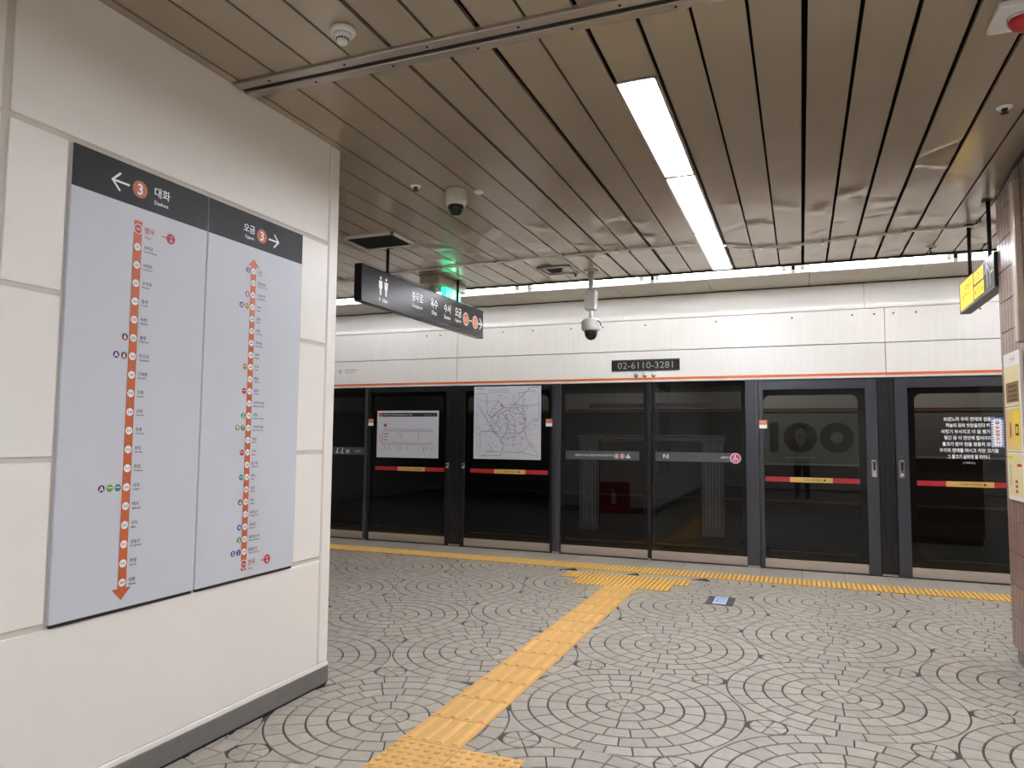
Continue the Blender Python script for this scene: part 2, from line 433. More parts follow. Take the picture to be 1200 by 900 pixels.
# ---- ceiling
ceiling = struct(MB().box(XL, XR, YB, PSD_Y, CEIL+0.12, CEIL+0.3).build('ceiling', M_void))
PIT = 0.2085
edges = [-0.79 + PIT*k for k in range(-38, 58)]
GAPW = {0: .022, 1: .017, 4: .024, -2: .026, -4: .022, 5: .017, 6: .019, 7: .021, 8: .020, -3: .016}
def slat(xa, xb, ya, yb, dents, thin=0.0):
    mb = MB(); ny = max(2, int((yb-ya)/(0.022 if dents else .3))); nx = 8 if dents else 2; vs_ = []
    def zz(u, y):
        x = xa+(xb-xa)*u; dz = 0
        for (du, dy, su, sy, a, sk) in dents:
            e = ((u-du)/su)**2 + ((y-dy-sk*(u-.5))/sy)**2
            if e < 9: dz += a*math.exp(-e)
        return dz
    for j in range(ny+1):
        y = ya+(yb-ya)*j/ny
        for i in range(nx+1): vs_.append((xa+(xb-xa)*i/nx, y, CEIL+zz(i/nx, y)))
    n = nx+1
    mb.add(vs_, [(j*n+i, (j+1)*n+i, (j+1)*n+i+1, j*n+i+1) for j in range(ny) for i in range(n-1)], True)
    for col, xx, flip in ((0, xa, 1), (nx, xb, 0)):
        lv = []
        for j in range(ny+1): lv += [vs_[j*n+col], (xx, vs_[j*n+col][1], CEIL+.02)]
        mb.add(lv, [(2*j, 2*j+1, 2*j+3, 2*j+2) if flip else (2*j+2, 2*j+3, 2*j+1, 2*j) for j in range(ny)], False)
    for j, fl_ in ((0, 0), (ny, 1)):
        row = vs_[j*n:(j+1)*n]; pts = row + [(xb, row[0][1], CEIL+.02), (xa, row[0][1], CEIL+.02)]
        mb.add(pts, [tuple(range(len(pts)))], False)
    return mb
rnd = random.Random(11)
for k in range(len(edges)-1):
    kk = k-38
    gw = GAPW.get(kk, .0125); gw2 = GAPW.get(kk+1, .0125)
    xa, xb = edges[k]+gw/2, edges[k+1]-gw2/2
    if xa < XL+.1 or xb > XR-.05: continue
    dents = []
    if -3.6 < xa < 1.5:
        for _ in range(rnd.choice([5, 6, 8])):
            dents.append((rnd.random(), rnd.uniform(5.3, 7.3), rnd.uniform(.25, .7), rnd.uniform(.025, .12), rnd.choice([-1, 1])*rnd.uniform(.003, .009), rnd.uniform(-.2, .2)))
        dents.append((rnd.random(), rnd.uniform(3.2, 5.5), .4, .05, rnd.uniform(-.004, .003), .1))
        if abs(xa-0.66) < .12: dents += [(.5, 4.75, .9, .035, .013, -.22), (.6, 4.95, .9, .04, -.010, .1)]
    MBs = slat(xa, xb, 2.745, 3.262 if kk == 0 else 7.385, dents if kk != 0 else [])
    MBs.build('slat', M_slat, ceiling, fix=False)
    slat(xa, xb, YB+.05, 2.625, []).build('slat', M_slat, ceiling, fix=False)
# the joint rail across the slats
rail = thing('ceiling_joint_rail', 'long aluminium double rail crossing the ceiling slats above the white wall', 'rail', (-0.5, 2.685, CEIL))
MB().bbox(WX+.01, 11.3, 2.612, 2.668, CEIL-.016, CEIL+.01, .004).build('rail_channel', M_alu, rail)
MB().bbox(WX+.01, 11.3, 2.700, 2.756, CEIL-.016, CEIL+.01, .004).build('rail_channel', M_alu, rail)
MB().box(WX+.01, 11.3, 2.666, 2.702, CEIL-.004, CEIL+.012).build('rail_gap', M_dgap, rail)
for q in range(14):
    x = -2.3+.42*q; MB().lathe([(.006, 0), (.006, -.003)], (x, 2.64, CEIL-.016), 8).build('screw', M_dgap, rail)
    MB().lathe([(.006, 0), (.006, -.003)], (x+.2, 2.728, CEIL-.016), 8).build('screw', M_dgap, rail)
# edge trim and soffit towards the doors
struct(MB().box(XL, XR, 7.385, 7.415, CEIL-.012, CEIL+.12).build('trim_1', M_dgap))
soffit = struct(MB().box(XL, XR, 7.83, 8.44, CEIL+.03, CEIL+.12).build('trim_2', M_dgap))
x = -1.93-1.02*6
while x < XR-1.1:
    MB().bbox(x+.002, x+1.018, 7.80, 8.50, CEIL-.002, CEIL+.035, .003).build('soffit_panel', M_soffit, soffit); x += 1.02

# ---- wall with the route maps
wall_left = struct(MB().box(WX-1.9, WX-.007, YB, 3.495, 0.1, CEIL+.13).build('wall_left', M_groove))
def panel(y0, y1, z0, z1, m=M_wall):
    MB().bbox(WX-.009, WX, y0, y1, z0, z1, .003).build('wall_panel', m, wall_left)
G = .010
for y0, y1 in ((1.605, 3.412), (-.25, 1.575), (-2.1, -.28), (-4.9, -2.13)):
    panel(y0, y1, .132, .700); panel(y0, y1, 2.508, CEIL+.1)
    for z0, z1 in ((.722, 1.292), (1.312, 1.898), (1.918, 2.486)):
        if y0 > 1: panel(1.605, 1.822, z0, z1); panel(3.182, 3.412, z0, z1)
        else: panel(y0, y1, z0, z1)
MB().bbox(WX-.03, WX, 3.424, 3.51, .132, CEIL+.1, .006).build('corner_trim', M_wall, wall_left)
for x0 in (-4.40, -3.47):
    MB().bbox(x0, x0+.925, 3.49, 3.51, .132, CEIL+.1, .003).build('wall_panel', M_wall, wall_left)
bl = struct(MB().bbox(WX-1.9, WX+.004, YB, 3.514, 0.012, .106, .003).build('baseboard_left', M_base))
MB().box(WX-1.9, WX-.002, YB, 3.508, -.006, .013).build('shadow_gap', M_dgap, bl)
MB().bbox(WX-1.9, WX+.003, YB, 3.513, .104, .130, .004).build('ledge', M_wall, bl)
# ---- other walls of the platform (behind the camera and at both ends)
struct(MB().box(XL-.2, XR+.2, YB-.2, YB, -.3, CEIL+.3).build('wall_back', M_wall))
struct(MB().box(XL-.2, XL, YB, PSD_Y, -.3, CEIL+.3).build('wall_end_left', M_wall))
struct(MB().box(XR, XR+.2, YB, PSD_Y, -.3, CEIL+.3).build('wall_end_right', M_wall))

# ---- header above the platform doors
hdr = struct(MB().box(XL, XR, PSD_Y+.065, PSD_Y+.14, 2.05, 3.2).build('wall_front', M_dgap))
seams = [-9.1, -4.148, .836, 5.82, 10.8, 11.5]
for a, b in zip(seams[:-1], seams[1:]):
    MB().bbox(max(a, XL)+.003, b-.003, PSD_Y-.004, PSD_Y+.04, 2.050, 2.412, .003).build('fascia_panel', M_fascia, hdr)
    MB().bbox(max(a, XL)+.002, b-.002, PSD_Y-.004, PSD_Y+.04, 2.420, 2.783, .003).build('fascia_panel', M_fascia, hdr)
useams = [-9.1, -7.15, -4.55, -1.95, .65, 3.25, 5.85, 8.45, 11.05]
prof = [(PSD_Y-.014, 2.786)]
_y = PSD_Y-.014
for _k in range(24):
    _z = 2.790+.012*_k; _ang = min(13, max(0, (_z-2.792)/.10*13)); _y += .012*math.tan(R(_ang)); prof.append((_y, _z))
prof += [(_y+.03, 3.066), (PSD_Y+.02, 2.786)]
for a, b in zip(useams[:-1], useams[1:]):
    MB().prism(prof, max(a, XL)+.002, b-.002, True).build('upper_fascia_panel', M_fascia2, hdr)
MB().box(XL, XR, PSD_Y-.006, PSD_Y-.002, 2.073, 2.101).build('orange_stripe', M_orange, hdr)
for x in (-4.6, -4.4, -3.9, -3.5, -3.1, -2.6, -2.2, -1.687, -.881, -.071, .53, .739, .92, 1.129, 1.7):
    MB().lathe([(.009, 0), (.008, -.006), (.003, -.008)], (x, PSD_Y-.004, 2.722), 8, 'y').build('bolt', M_dgap, hdr)

# ---- track side and opposite wall
struct(MB().box(XL-4, XR+4, PSD_Y+.1, 17.75, -1.4, -1.1).build('floor_track', M_track))
struct(MB().box(XL-4, XR+4, PSD_Y+.1, 18.1, 3.5, 3.7).build('ceiling_track', M_void))
opp = struct(MB().box(XL-4, XR+4, 17.8, 18.1, -1.4, 3.5).build('wall_opposite', M_far))
MB().box(XL-4, XR+4, 17.78, 17.8, 2.03, 2.50).build('header_panel', M_farw, opp)
MB().box(XL-4, XR+4, 17.77, 17.782, 2.05, 2.09).build('orange_stripe', mat('far_orange', (140, 76, 46), .6), opp)
struct(MB().box(XL-4, XR+4, 17.70, 17.79, -.04, .0).build('trim_3', mat('far_edge', (120, 104, 66), .6)))
for y in (9.6, 11.05, 14.9, 16.35):
    t = tag(MB().prism([(y-.035,-1.1),(y-.035,-1.08),(y-.01,-1.06),(y-.01,-.98),(y-.035,-.97),(y-.035,-.94),(y+.035,-.94),(y+.035,-.97),(y+.01,-.98),(y+.01,-1.06),(y+.035,-1.08),(y+.035,-1.1)], XL-3.9, XR+3.9).build('rail', M_steel),
            {9.6: 'steel track rail nearest the platform doors', 11.05: 'second steel track rail from the platform doors', 14.9: 'third steel track rail from the platform doors', 16.35: 'steel track rail below the opposite wall'}[y], 'rail', 'track rails behind the glass')

# ================================================================== LIGHTS
def tube_x(mb, x0, x1, y, z, r_): return mb.lathe([(r_*.7, 0), (r_, .01), (r_, x1-x0-.01), (r_*.7, x1-x0)], (x0, y, z), 12, 'x')
def tube_y(mb, y0, y1, x, z, r_): return mb.lathe([(r_*.7, 0), (r_, .01), (r_, y1-y0-.01), (r_*.7, y1-y0)], (x, y0, z), 12, 'y')
def troffer(x, y0, y1, label):
    t = thing('ceiling_light', label, 'ceiling light', (x, (y0+y1)/2, CEIL), 'recessed fluorescent lights in the slat ceiling')
    w = .096; z = CEIL
    for s in (-1, 1): MB().bbox(x+s*w-.009, x+s*w+.009, y0, y1, z-.006, z+.03, .002).build('frame', M_alu, t)
    for yy in (y0, y1-.016): MB().bbox(x-w-.009, x+w+.009, yy, yy+.016, z-.006, z+.03, .002).build('frame', M_alu, t)
    a = w-.009
    MB().add([(x-a,y0+.016,z),(x-a,y1-.016,z),(x-.035,y1-.05,z+.05),(x-.035,y0+.05,z+.05)], [(0,1,2,3)]).build('reflector', M_reflector, t, fix=False)
    MB().add([(x+a,y0+.016,z),(x+a,y1-.016,z),(x+.035,y1-.05,z+.05),(x+.035,y0+.05,z+.05)], [(3,2,1,0)]).build('reflector', M_reflector, t, fix=False)
    MB().add([(x-.035,y0+.05,z+.05),(x-.035,y1-.05,z+.05),(x+.035,y1-.05,z+.05),(x+.035,y0+.05,z+.05)], [(0,1,2,3)]).build('reflector', M_reflector, t, fix=False)
    for yy, yi in ((y0+.016, y0+.05), (y1-.016, y1-.05)):
        MB().add([(x-a,yy,z),(x+a,yy,z),(x+.035,yi,z+.05),(x-.035,yi,z+.05)], [(0,1,2,3)]).build('end_plate', M_reflector, t, fix=False)
    for s in (-1, 1): MB().box(x+s*.042-.0035, x+s*.042+.0035, y0+.03, y1-.03, z-.006, z+.0).build('louvre_bar', M_dgap, t)
    tube_y(MB(), y0+.06, y1-.06, x, z+.0138, .016).build('tube', M_tube, t)
    return t
LX = -0.695
troffer(LX, 3.265, 4.615, 'nearest of the three recessed ceiling lights, largest and closest to the aluminium rail')
troffer(LX, 4.62, 5.965, 'middle one of the three recessed ceiling lights in a row')
troffer(LX, 5.97, 7.38, 'farthest of the three recessed ceiling lights, next to the strip lights')
n_ = 0
for y0 in (4.0, 5.4): troffer(-6.4, y0, y0+1.35, 'unseen recessed ceiling light added far left behind the white wall')  # hidden lamps added to brighten the far left side
for x in (LX, .8, 2.3, 3.8, 5.3, 6.8, 8.3, 9.8):  # unseen rows added to brighten the left wall
    for y0 in (-3.62, -2.24, -.86, .52) if x < 1 else (-3.62, -2.24, -.86, .52, 3.3, 4.65, 6.0):
        o = troffer(x, y0, y0+1.35, 'unseen recessed ceiling light added behind or right of the camera')
def strip(x0, label):
    x1 = x0+1.22; y = 7.62
    t = thing('strip_light', label, 'strip light', ((x0+x1)/2, y, CEIL), 'fluorescent strip lights along the platform doors')
    MB().box(x0-.105, x1+.105, 7.42, 7.80, CEIL+.10, CEIL+.115).build('tray', M_tray, t)
    for yy in (7.42, 7.785): MB().bbox(x0-.09, x1+.09, yy, yy+.015, CEIL-.004, CEIL+.11, .002).build('tray_lip', M_white, t)
    for xx in (x0-.035, x1): MB().bbox(xx, xx+.035, y-.024, y+.024, CEIL-.006, CEIL+.10, .004).build('lamp_holder', M_white, t)
    MB().bbox(x0-.03, x1+.03, y-.035, y+.035, CEIL+.045, CEIL+.10, .004).build('housing', M_white, t)
    tube_x(MB(), x0, x1, y, CEIL+.012, .019).build('tube', M_tube3, t)
SL = {-6: 'far left strip light hidden behind the white wall end', -4: 'strip light just right of the white wall, behind the hanging dark sign', -3: 'strip light behind the right end of the hanging dark sign',
      -2: 'strip light behind the hanging pole camera', -1: 'strip light at the end of the ceiling light row', 0: 'strip light above the right-hand door with the big 100 behind',
      1: 'strip light behind the yellow hanging sign'}
for q in range(-5, 8):
    strip(-1.37+1.43*(q+1), SL.get(q, 'strip light out of view along the platform doors'))
for x in (-7, -3.6, -.6, 2.4, 5):
    t = thing('tunnel_light', 'fluorescent tube above the opposite track', 'tunnel light', (x, 16.6, 3.5), 'tunnel lights across the track')
    MB().bbox(x-.65, x+.65, 16.55, 16.65, 3.43, 3.5, .005).build('housing', M_white, t)
    tube_x(MB(), x-.6, x+.6, 16.6, 3.40, .017).build('tube', M_tube2, t)

# ================================================================== ROUTE MAP SIGNS
SFX = -2.500
def route_sign(y0, y1, label):
    t = thing('route_map_sign', label, 'sign', (WX, (y0+y1)/2, .71), 'line diagram signs on the white wall')
    t_panel = MB().bbox(WX-.012, SFX, y0, y1, .712, 2.482, .003).build('panel', M_signw, t)
    MB().box(WX-.01, SFX-.004, y0+.01, y1-.01, .700, .712).build('bottom_shadow_strip', M_dgap, t)  # dark strip stands in for the shadow under the sign
    return t, t_panel
sgL, pnL = route_sign(1.832, 2.4975, 'left route map sign with line running down to a downward arrow')
sgR, pnR = route_sign(2.5025, 3.171, 'right route map sign with line running up to an upward arrow')
fS = Fr((SFX, 0, 0), (0, 1, 0), (0, 0, 1), (1, 0, 0))
hdL = MB().box(SFX, SFX+.0008, 1.832, 2.4975, 2.321, 2.482).build('header', M_signk, sgL)
hdR = MB().box(SFX, SFX+.0008, 2.5025, 3.171, 2.321, 2.482).build('header', M_signk, sgR)
def arrow_h(par, fr, x0, x1, y, w, hh, m, d=.0015):
    """straight arrow from x0 (tail) to x1 (tip)"""
    s = 1 if x1 > x0 else -1
    stroke('arrow', m, par, fr, [(x0, y), (x1, y)], w, d)
    stroke('arrow', m, par, fr, [(x1-s*hh, y+hh), (x1, y), (x1-s*hh, y-hh)], w, d+.0002)
D1 = .0016
disc('line_badge', M_oprint, hdL, fS, 2.129, 2.397, .0355, D1, 28)
text('lettering', M_print_w, hdL, fS, '3', 2.129, 2.397, h=.046, bold=.02, d=.0024)
arrow_h(hdL, fS, 2.076, 2.000, 2.397, .0085, .034, M_print_w)
text('lettering', M_print_w, hdL, fS, '대화', 2.240, 2.411, w=.080, bold=.012); text('lettering', M_print_w, hdL, fS, 'Daehwa', 2.237, 2.366, w=.072, bold=.01)
disc('line_badge', M_oprint, hdR, fS, 2.852, 2.392, .0355, D1, 28)
text('lettering', M_print_w, hdR, fS, '3', 2.852, 2.392, h=.046, bold=.02, d=.0024)
arrow_h(hdR, fS, 2.905, 2.976, 2.391, .0085, .032, M_print_w)
text('lettering', M_print_w, hdR, fS, '오금', 2.763, 2.406, w=.078, bold=.012); text('lettering', M_print_w, hdR, fS, 'Ogeum', 2.766, 2.362, w=.062, bold=.005)
LST = [('안국', 'Anguk'), ('경복궁', 'Gyeongbokgung'), ('독립문', 'Dongnimmun'), ('무악재', 'Muakjae'), ('홍제', 'Hongje'), ('녹번', 'Nokbeon'), ('불광', 'Bulgwang'),
       ('연신내', 'Yeonsinnae'), ('구파발', 'Gupabal'), ('지축', 'Jichuk'), ('삼송', 'Samsong'), ('원흥', 'Wonheung'), ('원당', 'Wondang'), ('화정', 'Hwajeong'),
       ('대곡', 'Daegok'), ('백석', 'Baekseok'), ('마두', 'Madu'), ('정발산', 'Jeongbalsan'), ('주엽', 'Juyeop'), ('대화', 'Daehwa')]
RST = [('오금', 'Ogeum'), ('경찰병원', 'National Police Hospital'), ('가락시장', 'Garak Market'), ('수서', 'Suseo'), ('일원', 'Irwon'), ('대청', 'Daecheong'), ('학여울', 'Hangnyeoul'),
       ('대치', 'Daechi'), ('도곡', 'Dogok'), ('매봉', 'Maebong'), ('양재', 'Yangjae'), ('남부터미널', 'Nambu Bus Terminal'), ('교대', "Seoul Nat'l Univ. of Education"), ('고속터미널', 'Express Bus Terminal'),
       ('잠원', 'Jamwon'), ('신사', 'Sinsa'), ('압구정', 'Apgujeong'), ('옥수', 'Oksu'), ('금호', 'Geumho'), ('약수', 'Yaksu'), ('동대입구', 'Dongguk Univ.'), ('충무로', 'Chungmuro'),
       ('을지로3가', 'Euljiro 3(sam)-ga'), ('종로3가', 'Jongno 3(sam)-ga'), ('안국', 'Anguk')]
PUR, GRN, TEA, BRN, GLD, RED_, NAV, BLU, OLI, PNK = ((84,48,110), (110,160,60), (60,130,125), (120,66,36), (190,140,40), (176,44,60), (36,52,130), (40,84,180), (92,100,40), (200,60,120))
TRL = {6: [(BRN, '6')], 7: [(BRN, '6'), (PUR, 'A')], 14: [(TEA, ''), (GRN, ''), (PUR, 'A')]}
TRR = {0: [(PUR, '5')], 2: [(PNK, '8')], 3: [(GLD, ''), (PUR, 'A')], 8: [(GLD, '')], 10: [(RED_, '')], 12: [((40,140,70), '2')], 13: [(OLI, '7'), ((150,130,70), '9')],
       15: [(RED_, '')], 17: [(TEA, '')], 19: [(BRN, '6')], 21: [(BLU, '4')], 22: [((40,140,70), '2')], 23: [(NAV, '1'), (PUR, '5')]}
def route(par, yc, names, z0, z1, first_num, step, red, tr, bw):
    n = len(names)
    for i, (ko, en) in enumerate(names):
        z = z0 + (z1-z0)*i/(n-1)
        if i == red:
            disc('station_dot', M_print_w, par, fS, yc, z, .0215, .0020); disc('here_dot', M_print_r, par, fS, yc, z, .0175, .0022)
            text('station_number_here', M_print_w, par, fS, '328', yc, z, w=.022, d=.0026)
            text('here_name', M_print_r, par, fS, ko, yc+bw/2+.012, z+.004, w=.048, align='L', bold=.015); text('here_name', M_print_r, par, fS, en, yc+bw/2+.012, z-.026, w=.034, align='L')
            disc('here_pin', M_print_r, par, fS, yc+.165, z+.0, .0225, .0016)
            stroke('here_pin', M_print_r, par, fS, [(yc+.120, z), (yc+.145, z)], .004, .0016)
            stroke('here_pin_mark', M_print_w, par, fS, [(yc+.165, z+.002), (yc+.165, z-.014)], .003, .002); stroke('here_pin_mark', M_print_w, par, fS, [(yc+.158, z-.007), (yc+.165, z-.014), (yc+.172, z-.007)], .003, .0022)
            stroke('here_pin_mark', M_print_w, par, fS, [(yc+.156, z+.009), (yc+.174, z+.009)], .003, .002)
        else:
            disc('station_dot', M_print_w, par, fS, yc, z, .0158, .0020)
            text('station_number', M_print_k, par, fS, str(first_num+step*i), yc, z, w=.019, d=.0026, bold=.01)
            text('station_name', M_print_k, par, fS, ko, yc+bw/2+.012, z+.006, w=.0145*len(ko)+.001, align='L', bold=.01)
            text('station_name', M_print_k, par, fS, en, yc+bw/2+.012, z-.011, h=.0085, w=min(.0046*len(en)+.004, .075), align='L', bold=.02)
        for q, (c, s) in enumerate(tr.get(i, [])):
            m = mat('badge_%d_%d_%d' % c, c, .5); x = yc-bw/2-.019-.036*q
            disc('transfer_badge', m, par, fS, x, z, .0145, .0016)
            if s: text('transfer_number', M_print_w, par, fS, s, x, z, h=.019, d=.0022, bold=.02)
            else: stroke('transfer_number', M_print_w, par, fS, [(x-.009, z+.002), (x+.009, z+.002)], .003, .0022); 
poly('route_line', M_oprint, pnL, fS, [(2.1085, 2.266), (2.1085, .790), (2.084, .790), (2.127, .745), (2.170, .790), (2.1475, .790), (2.1475, 2.266)], .0014)
route(pnL, 2.128, LST, 2.232, .812, 328, -1, 0, TRL, .039)
poly('route_line', M_oprint, pnR, fS, [(2.7835, .748), (2.8195, .748), (2.8195, 2.226), (2.842, 2.226), (2.8015, 2.263), (2.762, 2.226), (2.7835, 2.226)], .0014)
route(pnR, 2.8015, RST, 2.202, .777, 352, -1, 24, TRR, .036)

# ================================================================== PLATFORM SCREEN DOORS
fP = Fr((0, PSD_Y-.012, 0), (1, 0, 0), (0, 0, 1), (0, -1, 0))
GY = PSD_Y-.006
def rrect(x0, x1, z0, z1, r_, n=6):
    pts = []
    for cx, cz, a0 in ((x1-r_, z1-r_, 0), (x0+r_, z1-r_, 90), (x0+r_, z0+r_, 180), (x1-r_, z0+r_, 270)):
        for k in range(n+1):
            a = R(a0+90*k/n); pts.append((cx+r_*math.cos(a), cz+r_*math.sin(a)))
    return pts
def holed(x0, x1, z0, z1, hole, y, parent, name, m):
    bm = bmesh.new()
    def loop(pts):
        vs_ = [bm.verts.new((px, y, pz)) for px, pz in pts]
        return [bm.edges.new((vs_[i], vs_[(i+1) % len(vs_)])) for i in range(len(vs_))]
    e = loop([(x0, z0), (x1, z0), (x1, z1), (x0, z1)]) + loop(hole)
    bmesh.ops.triangle_fill(bm, edges=e, use_beauty=True, use_dissolve=False)
    r_ = bmesh.ops.extrude_face_region(bm, geom=bm.faces[:])
    for v in [g for g in r_['geom'] if isinstance(g, bmesh.types.BMVert)]: v.co.y += .012
    bmesh.ops.recalc_face_normals(bm, faces=bm.faces[:])
    b = parent_loc(parent)
    for v in bm.verts: v.co -= b
    me = bpy.data.meshes.new(name); bm.to_mesh(me); bm.free(); me.materials.append(m)
    return link(bpy.data.objects.new(name, me), parent)
def pane(pts, y, parent, m):
    return MB().add([(px, y, pz) for px, pz in pts], [tuple(range(len(pts)))]).build('window_pane', m, parent, fix=False)
def kick(x0, x1, t):
    MB().bbox(x0, x1, PSD_Y-.016, PSD_Y+.03, .008, .104, .002).build('kick_plate', M_steel, t)
def band(t, x0, x1, x2, x3):
    rect('warning_band', M_redbar, t, fP, x0, x3, .934, .985, .0); rect('warning_band_centre', M_goldbar, t, fP, x1, x2, .932, .986, .0008)
    text('warning_text', M_print_k, t, fP, '기대지 마세요 ◆', (x1+x2)/2+.03, .958, w=(x2-x1)*.55, h=.024, d=.0016)
def leaf(x0, x1, win, fm, fl_, fr_, ft, hx, bandx, label, group, sticker=None):
    t = thing('screen_door', label, 'screen door', ((x0+x1)/2, PSD_Y, 0), group)
    yf = PSD_Y-.030
    MB().bbox(x0, x0+fl_, yf, PSD_Y+.04, .0, 2.03, .003).build('frame_stile', fm, t)
    MB().bbox(x1-fr_, x1, yf, PSD_Y+.04, .0, 2.03, .003).build('frame_stile', fm, t)
    MB().bbox(x0+fl_, x1-fr_, yf, PSD_Y+.04, 2.03-ft, 2.03, .003).build('frame_rail', fm, t)
    h = rrect(*win, .07)
    holed(x0+fl_, x1-fr_, .10, 2.03-ft, h, GY, t, 'glass_border', M_frit)
    pane(h, GY+.004, t, M_glass if fm is M_frame else M_glass2)
    kick(x0+fl_, x1-fr_, t)
    band(t, *bandx)
    if hx is not None:
        hd, z0, z1, w = hx
        o = MB().bbox(hd-w/2, hd+w/2, yf-.012, yf+.01, z0, z1, .010).build('handle', M_chrome, t)
        MB().bbox(hd-w/5, hd+w/5, yf-.016, yf-.006, z0+(z1-z0)*.42, z1-.02, .003).build('grip', M_dgap, o)
        MB().lathe([(w*.28, 0), (w*.28, -.006), (w*.12, -.008)], (hd, yf-.010, z0+(z1-z0)*.2), 12, 'y').build('keyhole', M_steel, o)
    return t
dA = leaf(-5.463, -4.237, (-5.40, -4.335, .155, 1.935), M_bframe, .03, .05, .05, (-4.258, .98, 1.055, .05), (-5.35, -5.003, -4.591, -4.308), 'screen door with the wide white route poster, left of the black column', 'platform screen doors')
dB = leaf(-4.065, -2.829, (-3.985, -2.885, .17, 1.915), M_bframe, .05, .03, .05, (-4.028, .98, 1.058, .05), (-3.938, -3.605, -3.186, -2.886), 'screen door with the square white subway network map', 'platform screen doors')
dC = leaf(-.430, .743, (-.382, .560, .185, 1.872), M_frame, .045, .113, .095, (.700, 1.0, 1.19, .056), (-.372, -.122, .302, .564), 'grey framed screen door showing the big 100 advertisement through its glass', 'platform screen doors')
dD = leaf(.905, 2.20, (1.085, 2.03, .185, 1.872), M_frame, .117, .10, .095, (.955, 1.0, 1.19, .056), (1.089, 1.346, 1.759, 2.03), 'grey framed screen door with white poem lettering beside the tiled pillar', 'platform screen doors')
def fixed(x0, x1, label, bandx=None):
    t = thing('glass_panel', label, 'glass panel', ((x0+x1)/2, PSD_Y, 0), 'fixed glass panels between the screen doors')
    MB().box(x0, x0+.045, GY, GY+.012, .10, 2.04).build('glass_border', M_frit, t); MB().box(x1-.045, x1, GY, GY+.012, .10, 2.04).build('glass_border', M_frit, t)
    MB().box(x0+.045, x1-.045, GY, GY+.012, 1.99, 2.04).build('glass_border', M_frit, t); MB().box(x0+.045, x1-.045, GY, GY+.012, .10, .16).build('glass_border', M_frit, t)
    pane([(x0+.045, .16), (x1-.045, .16), (x1-.045, 1.99), (x0+.045, 1.99)], GY+.004, t, M_glass2)
    kick(x0, x1, t)
    if bandx: rect('guide_band', M_bandgrey, t, fP, bandx[0], bandx[1], 1.131, 1.235, 0)
    return t
gF = fixed(-6.62, -5.512, 'fixed glass panel at the far left beside the white wall corner', (-6.56, -5.531))
gL = fixed(-2.722, -1.668, 'fixed glass panel with small white notice line on its grey band', (-2.66, -1.762))
gR = fixed(-1.622, -.574, 'fixed glass panel numbered 7-2 with a pink round sticker', (-1.577, -.70))
fixed(2.36, 3.40, 'fixed glass panel hidden behind the tiled pillar'); fixed(3.44, 4.48, 'second fixed glass panel to the right of the pillar')
fixed(-7.75, -6.66, 'fixed glass panel farthest left, hidden by the white wall')
def post(x0, x1, m, label, yf=PSD_Y-.05):
    t = thing('door_post', label, 'post', ((x0+x1)/2, PSD_Y, 0), 'posts between the screen door panels')
    MB().bbox(x0, x1, yf, PSD_Y+.06, 0.0, 2.048, .004).build('column', m, t)
    MB().bbox(x0+(x1-x0)*.3, x1-(x1-x0)*.3, yf-.005, yf+.02, .02, 2.03, .002).build('centre_strip', m, t)
    MB().bbox(x0+.002, x1-.002, yf-.006, PSD_Y+.04, 0.0, .02, .002).build('foot', M_steel, t)
    return t
post(-5.508, -5.468, M_frame, 'thin grey post at the far left, left of the wide route poster')
post(-4.232, -4.070, M_bframe, 'wide black column between the two doors carrying white posters', PSD_Y-.02)
post(-2.822, -2.728, M_frame, 'grey post right of the subway network map door')
post(-1.664, -1.626, M_bframe, 'thin black divider between the two fixed glass panels')
post(-.570, -.434, M_frame, 'wide grey post left of the door showing the 100')
post(.748, .900, M_bframe, 'wide black column between the two grey framed doors', PSD_Y-.015)
post(2.215, 2.345, M_frame, 'grey post hidden behind the tiled pillar')
# grey header beam above the grey doors
for t, a, b in ((dC, -.43, .743), (dD, .905, 2.2)):
    MB().bbox(a, b, PSD_Y-.02, PSD_Y+.03, 2.030, 2.048, .002).build('top_seal', M_bframe, t)
# band prints
text('notice_text', M_print_w, gL, fP, '위험하오니 손이나 물건이 끼이지 않도록 주의', -2.31, 1.183, w=.47, h=.026, bold=.01, d=.001)
for q, x in enumerate((-2.035, -1.965)):
    disc('warning_mark', M_print_w, gL, fP, x, 1.178, .027, .0008); disc('warning_mark_red', M_print_r, gL, fP, x, 1.178, .022, .0012); stroke('warning_mark_figure', M_print_w, gL, fP, [(x, 1.19), (x, 1.165)], .012, .0016)
poly('warning_mark', M_print_w, gL, fP, [(-1.925, 1.156), (-1.865, 1.156), (-1.895, 1.206)], .0008); stroke('warning_mark_bang', M_print_k, gL, fP, [(-1.895, 1.19), (-1.895, 1.165)], .006, .0012)
text('platform_number', M_print_w, gR, fP, '7-2', -1.455, 1.186, h=.042, bold=.03, d=.001)
text('notice_text', M_print_w, gR, fP, '교통약자 석', -.79, 1.183, w=.11, h=.024, bold=.01, d=.001)
disc('round_sticker', M_print_w, gR, fP, -.685, 1.177, .058, .0012, 24); disc('round_sticker_pink', M_pink, gR, fP, -.685, 1.177, .050, .0016, 24)
disc('wheelchair_mark', M_print_w, gR, fP, -.688, 1.205, .009, .002, 10); stroke('wheelchair_mark', M_print_w, gR, fP, [(-.688, 1.195), (-.688, 1.172), (-.668, 1.172), (-.660, 1.152)], .009, .002)
stroke('wheelchair_mark', M_print_w, gR, fP, [(-.695, 1.18), (-.710, 1.165), (-.700, 1.148), (-.680, 1.152)], .006, .002)
text('notice_text', M_print_w, gF, fP, '비상문', -5.63, 1.181, w=.09, h=.024, d=.001)
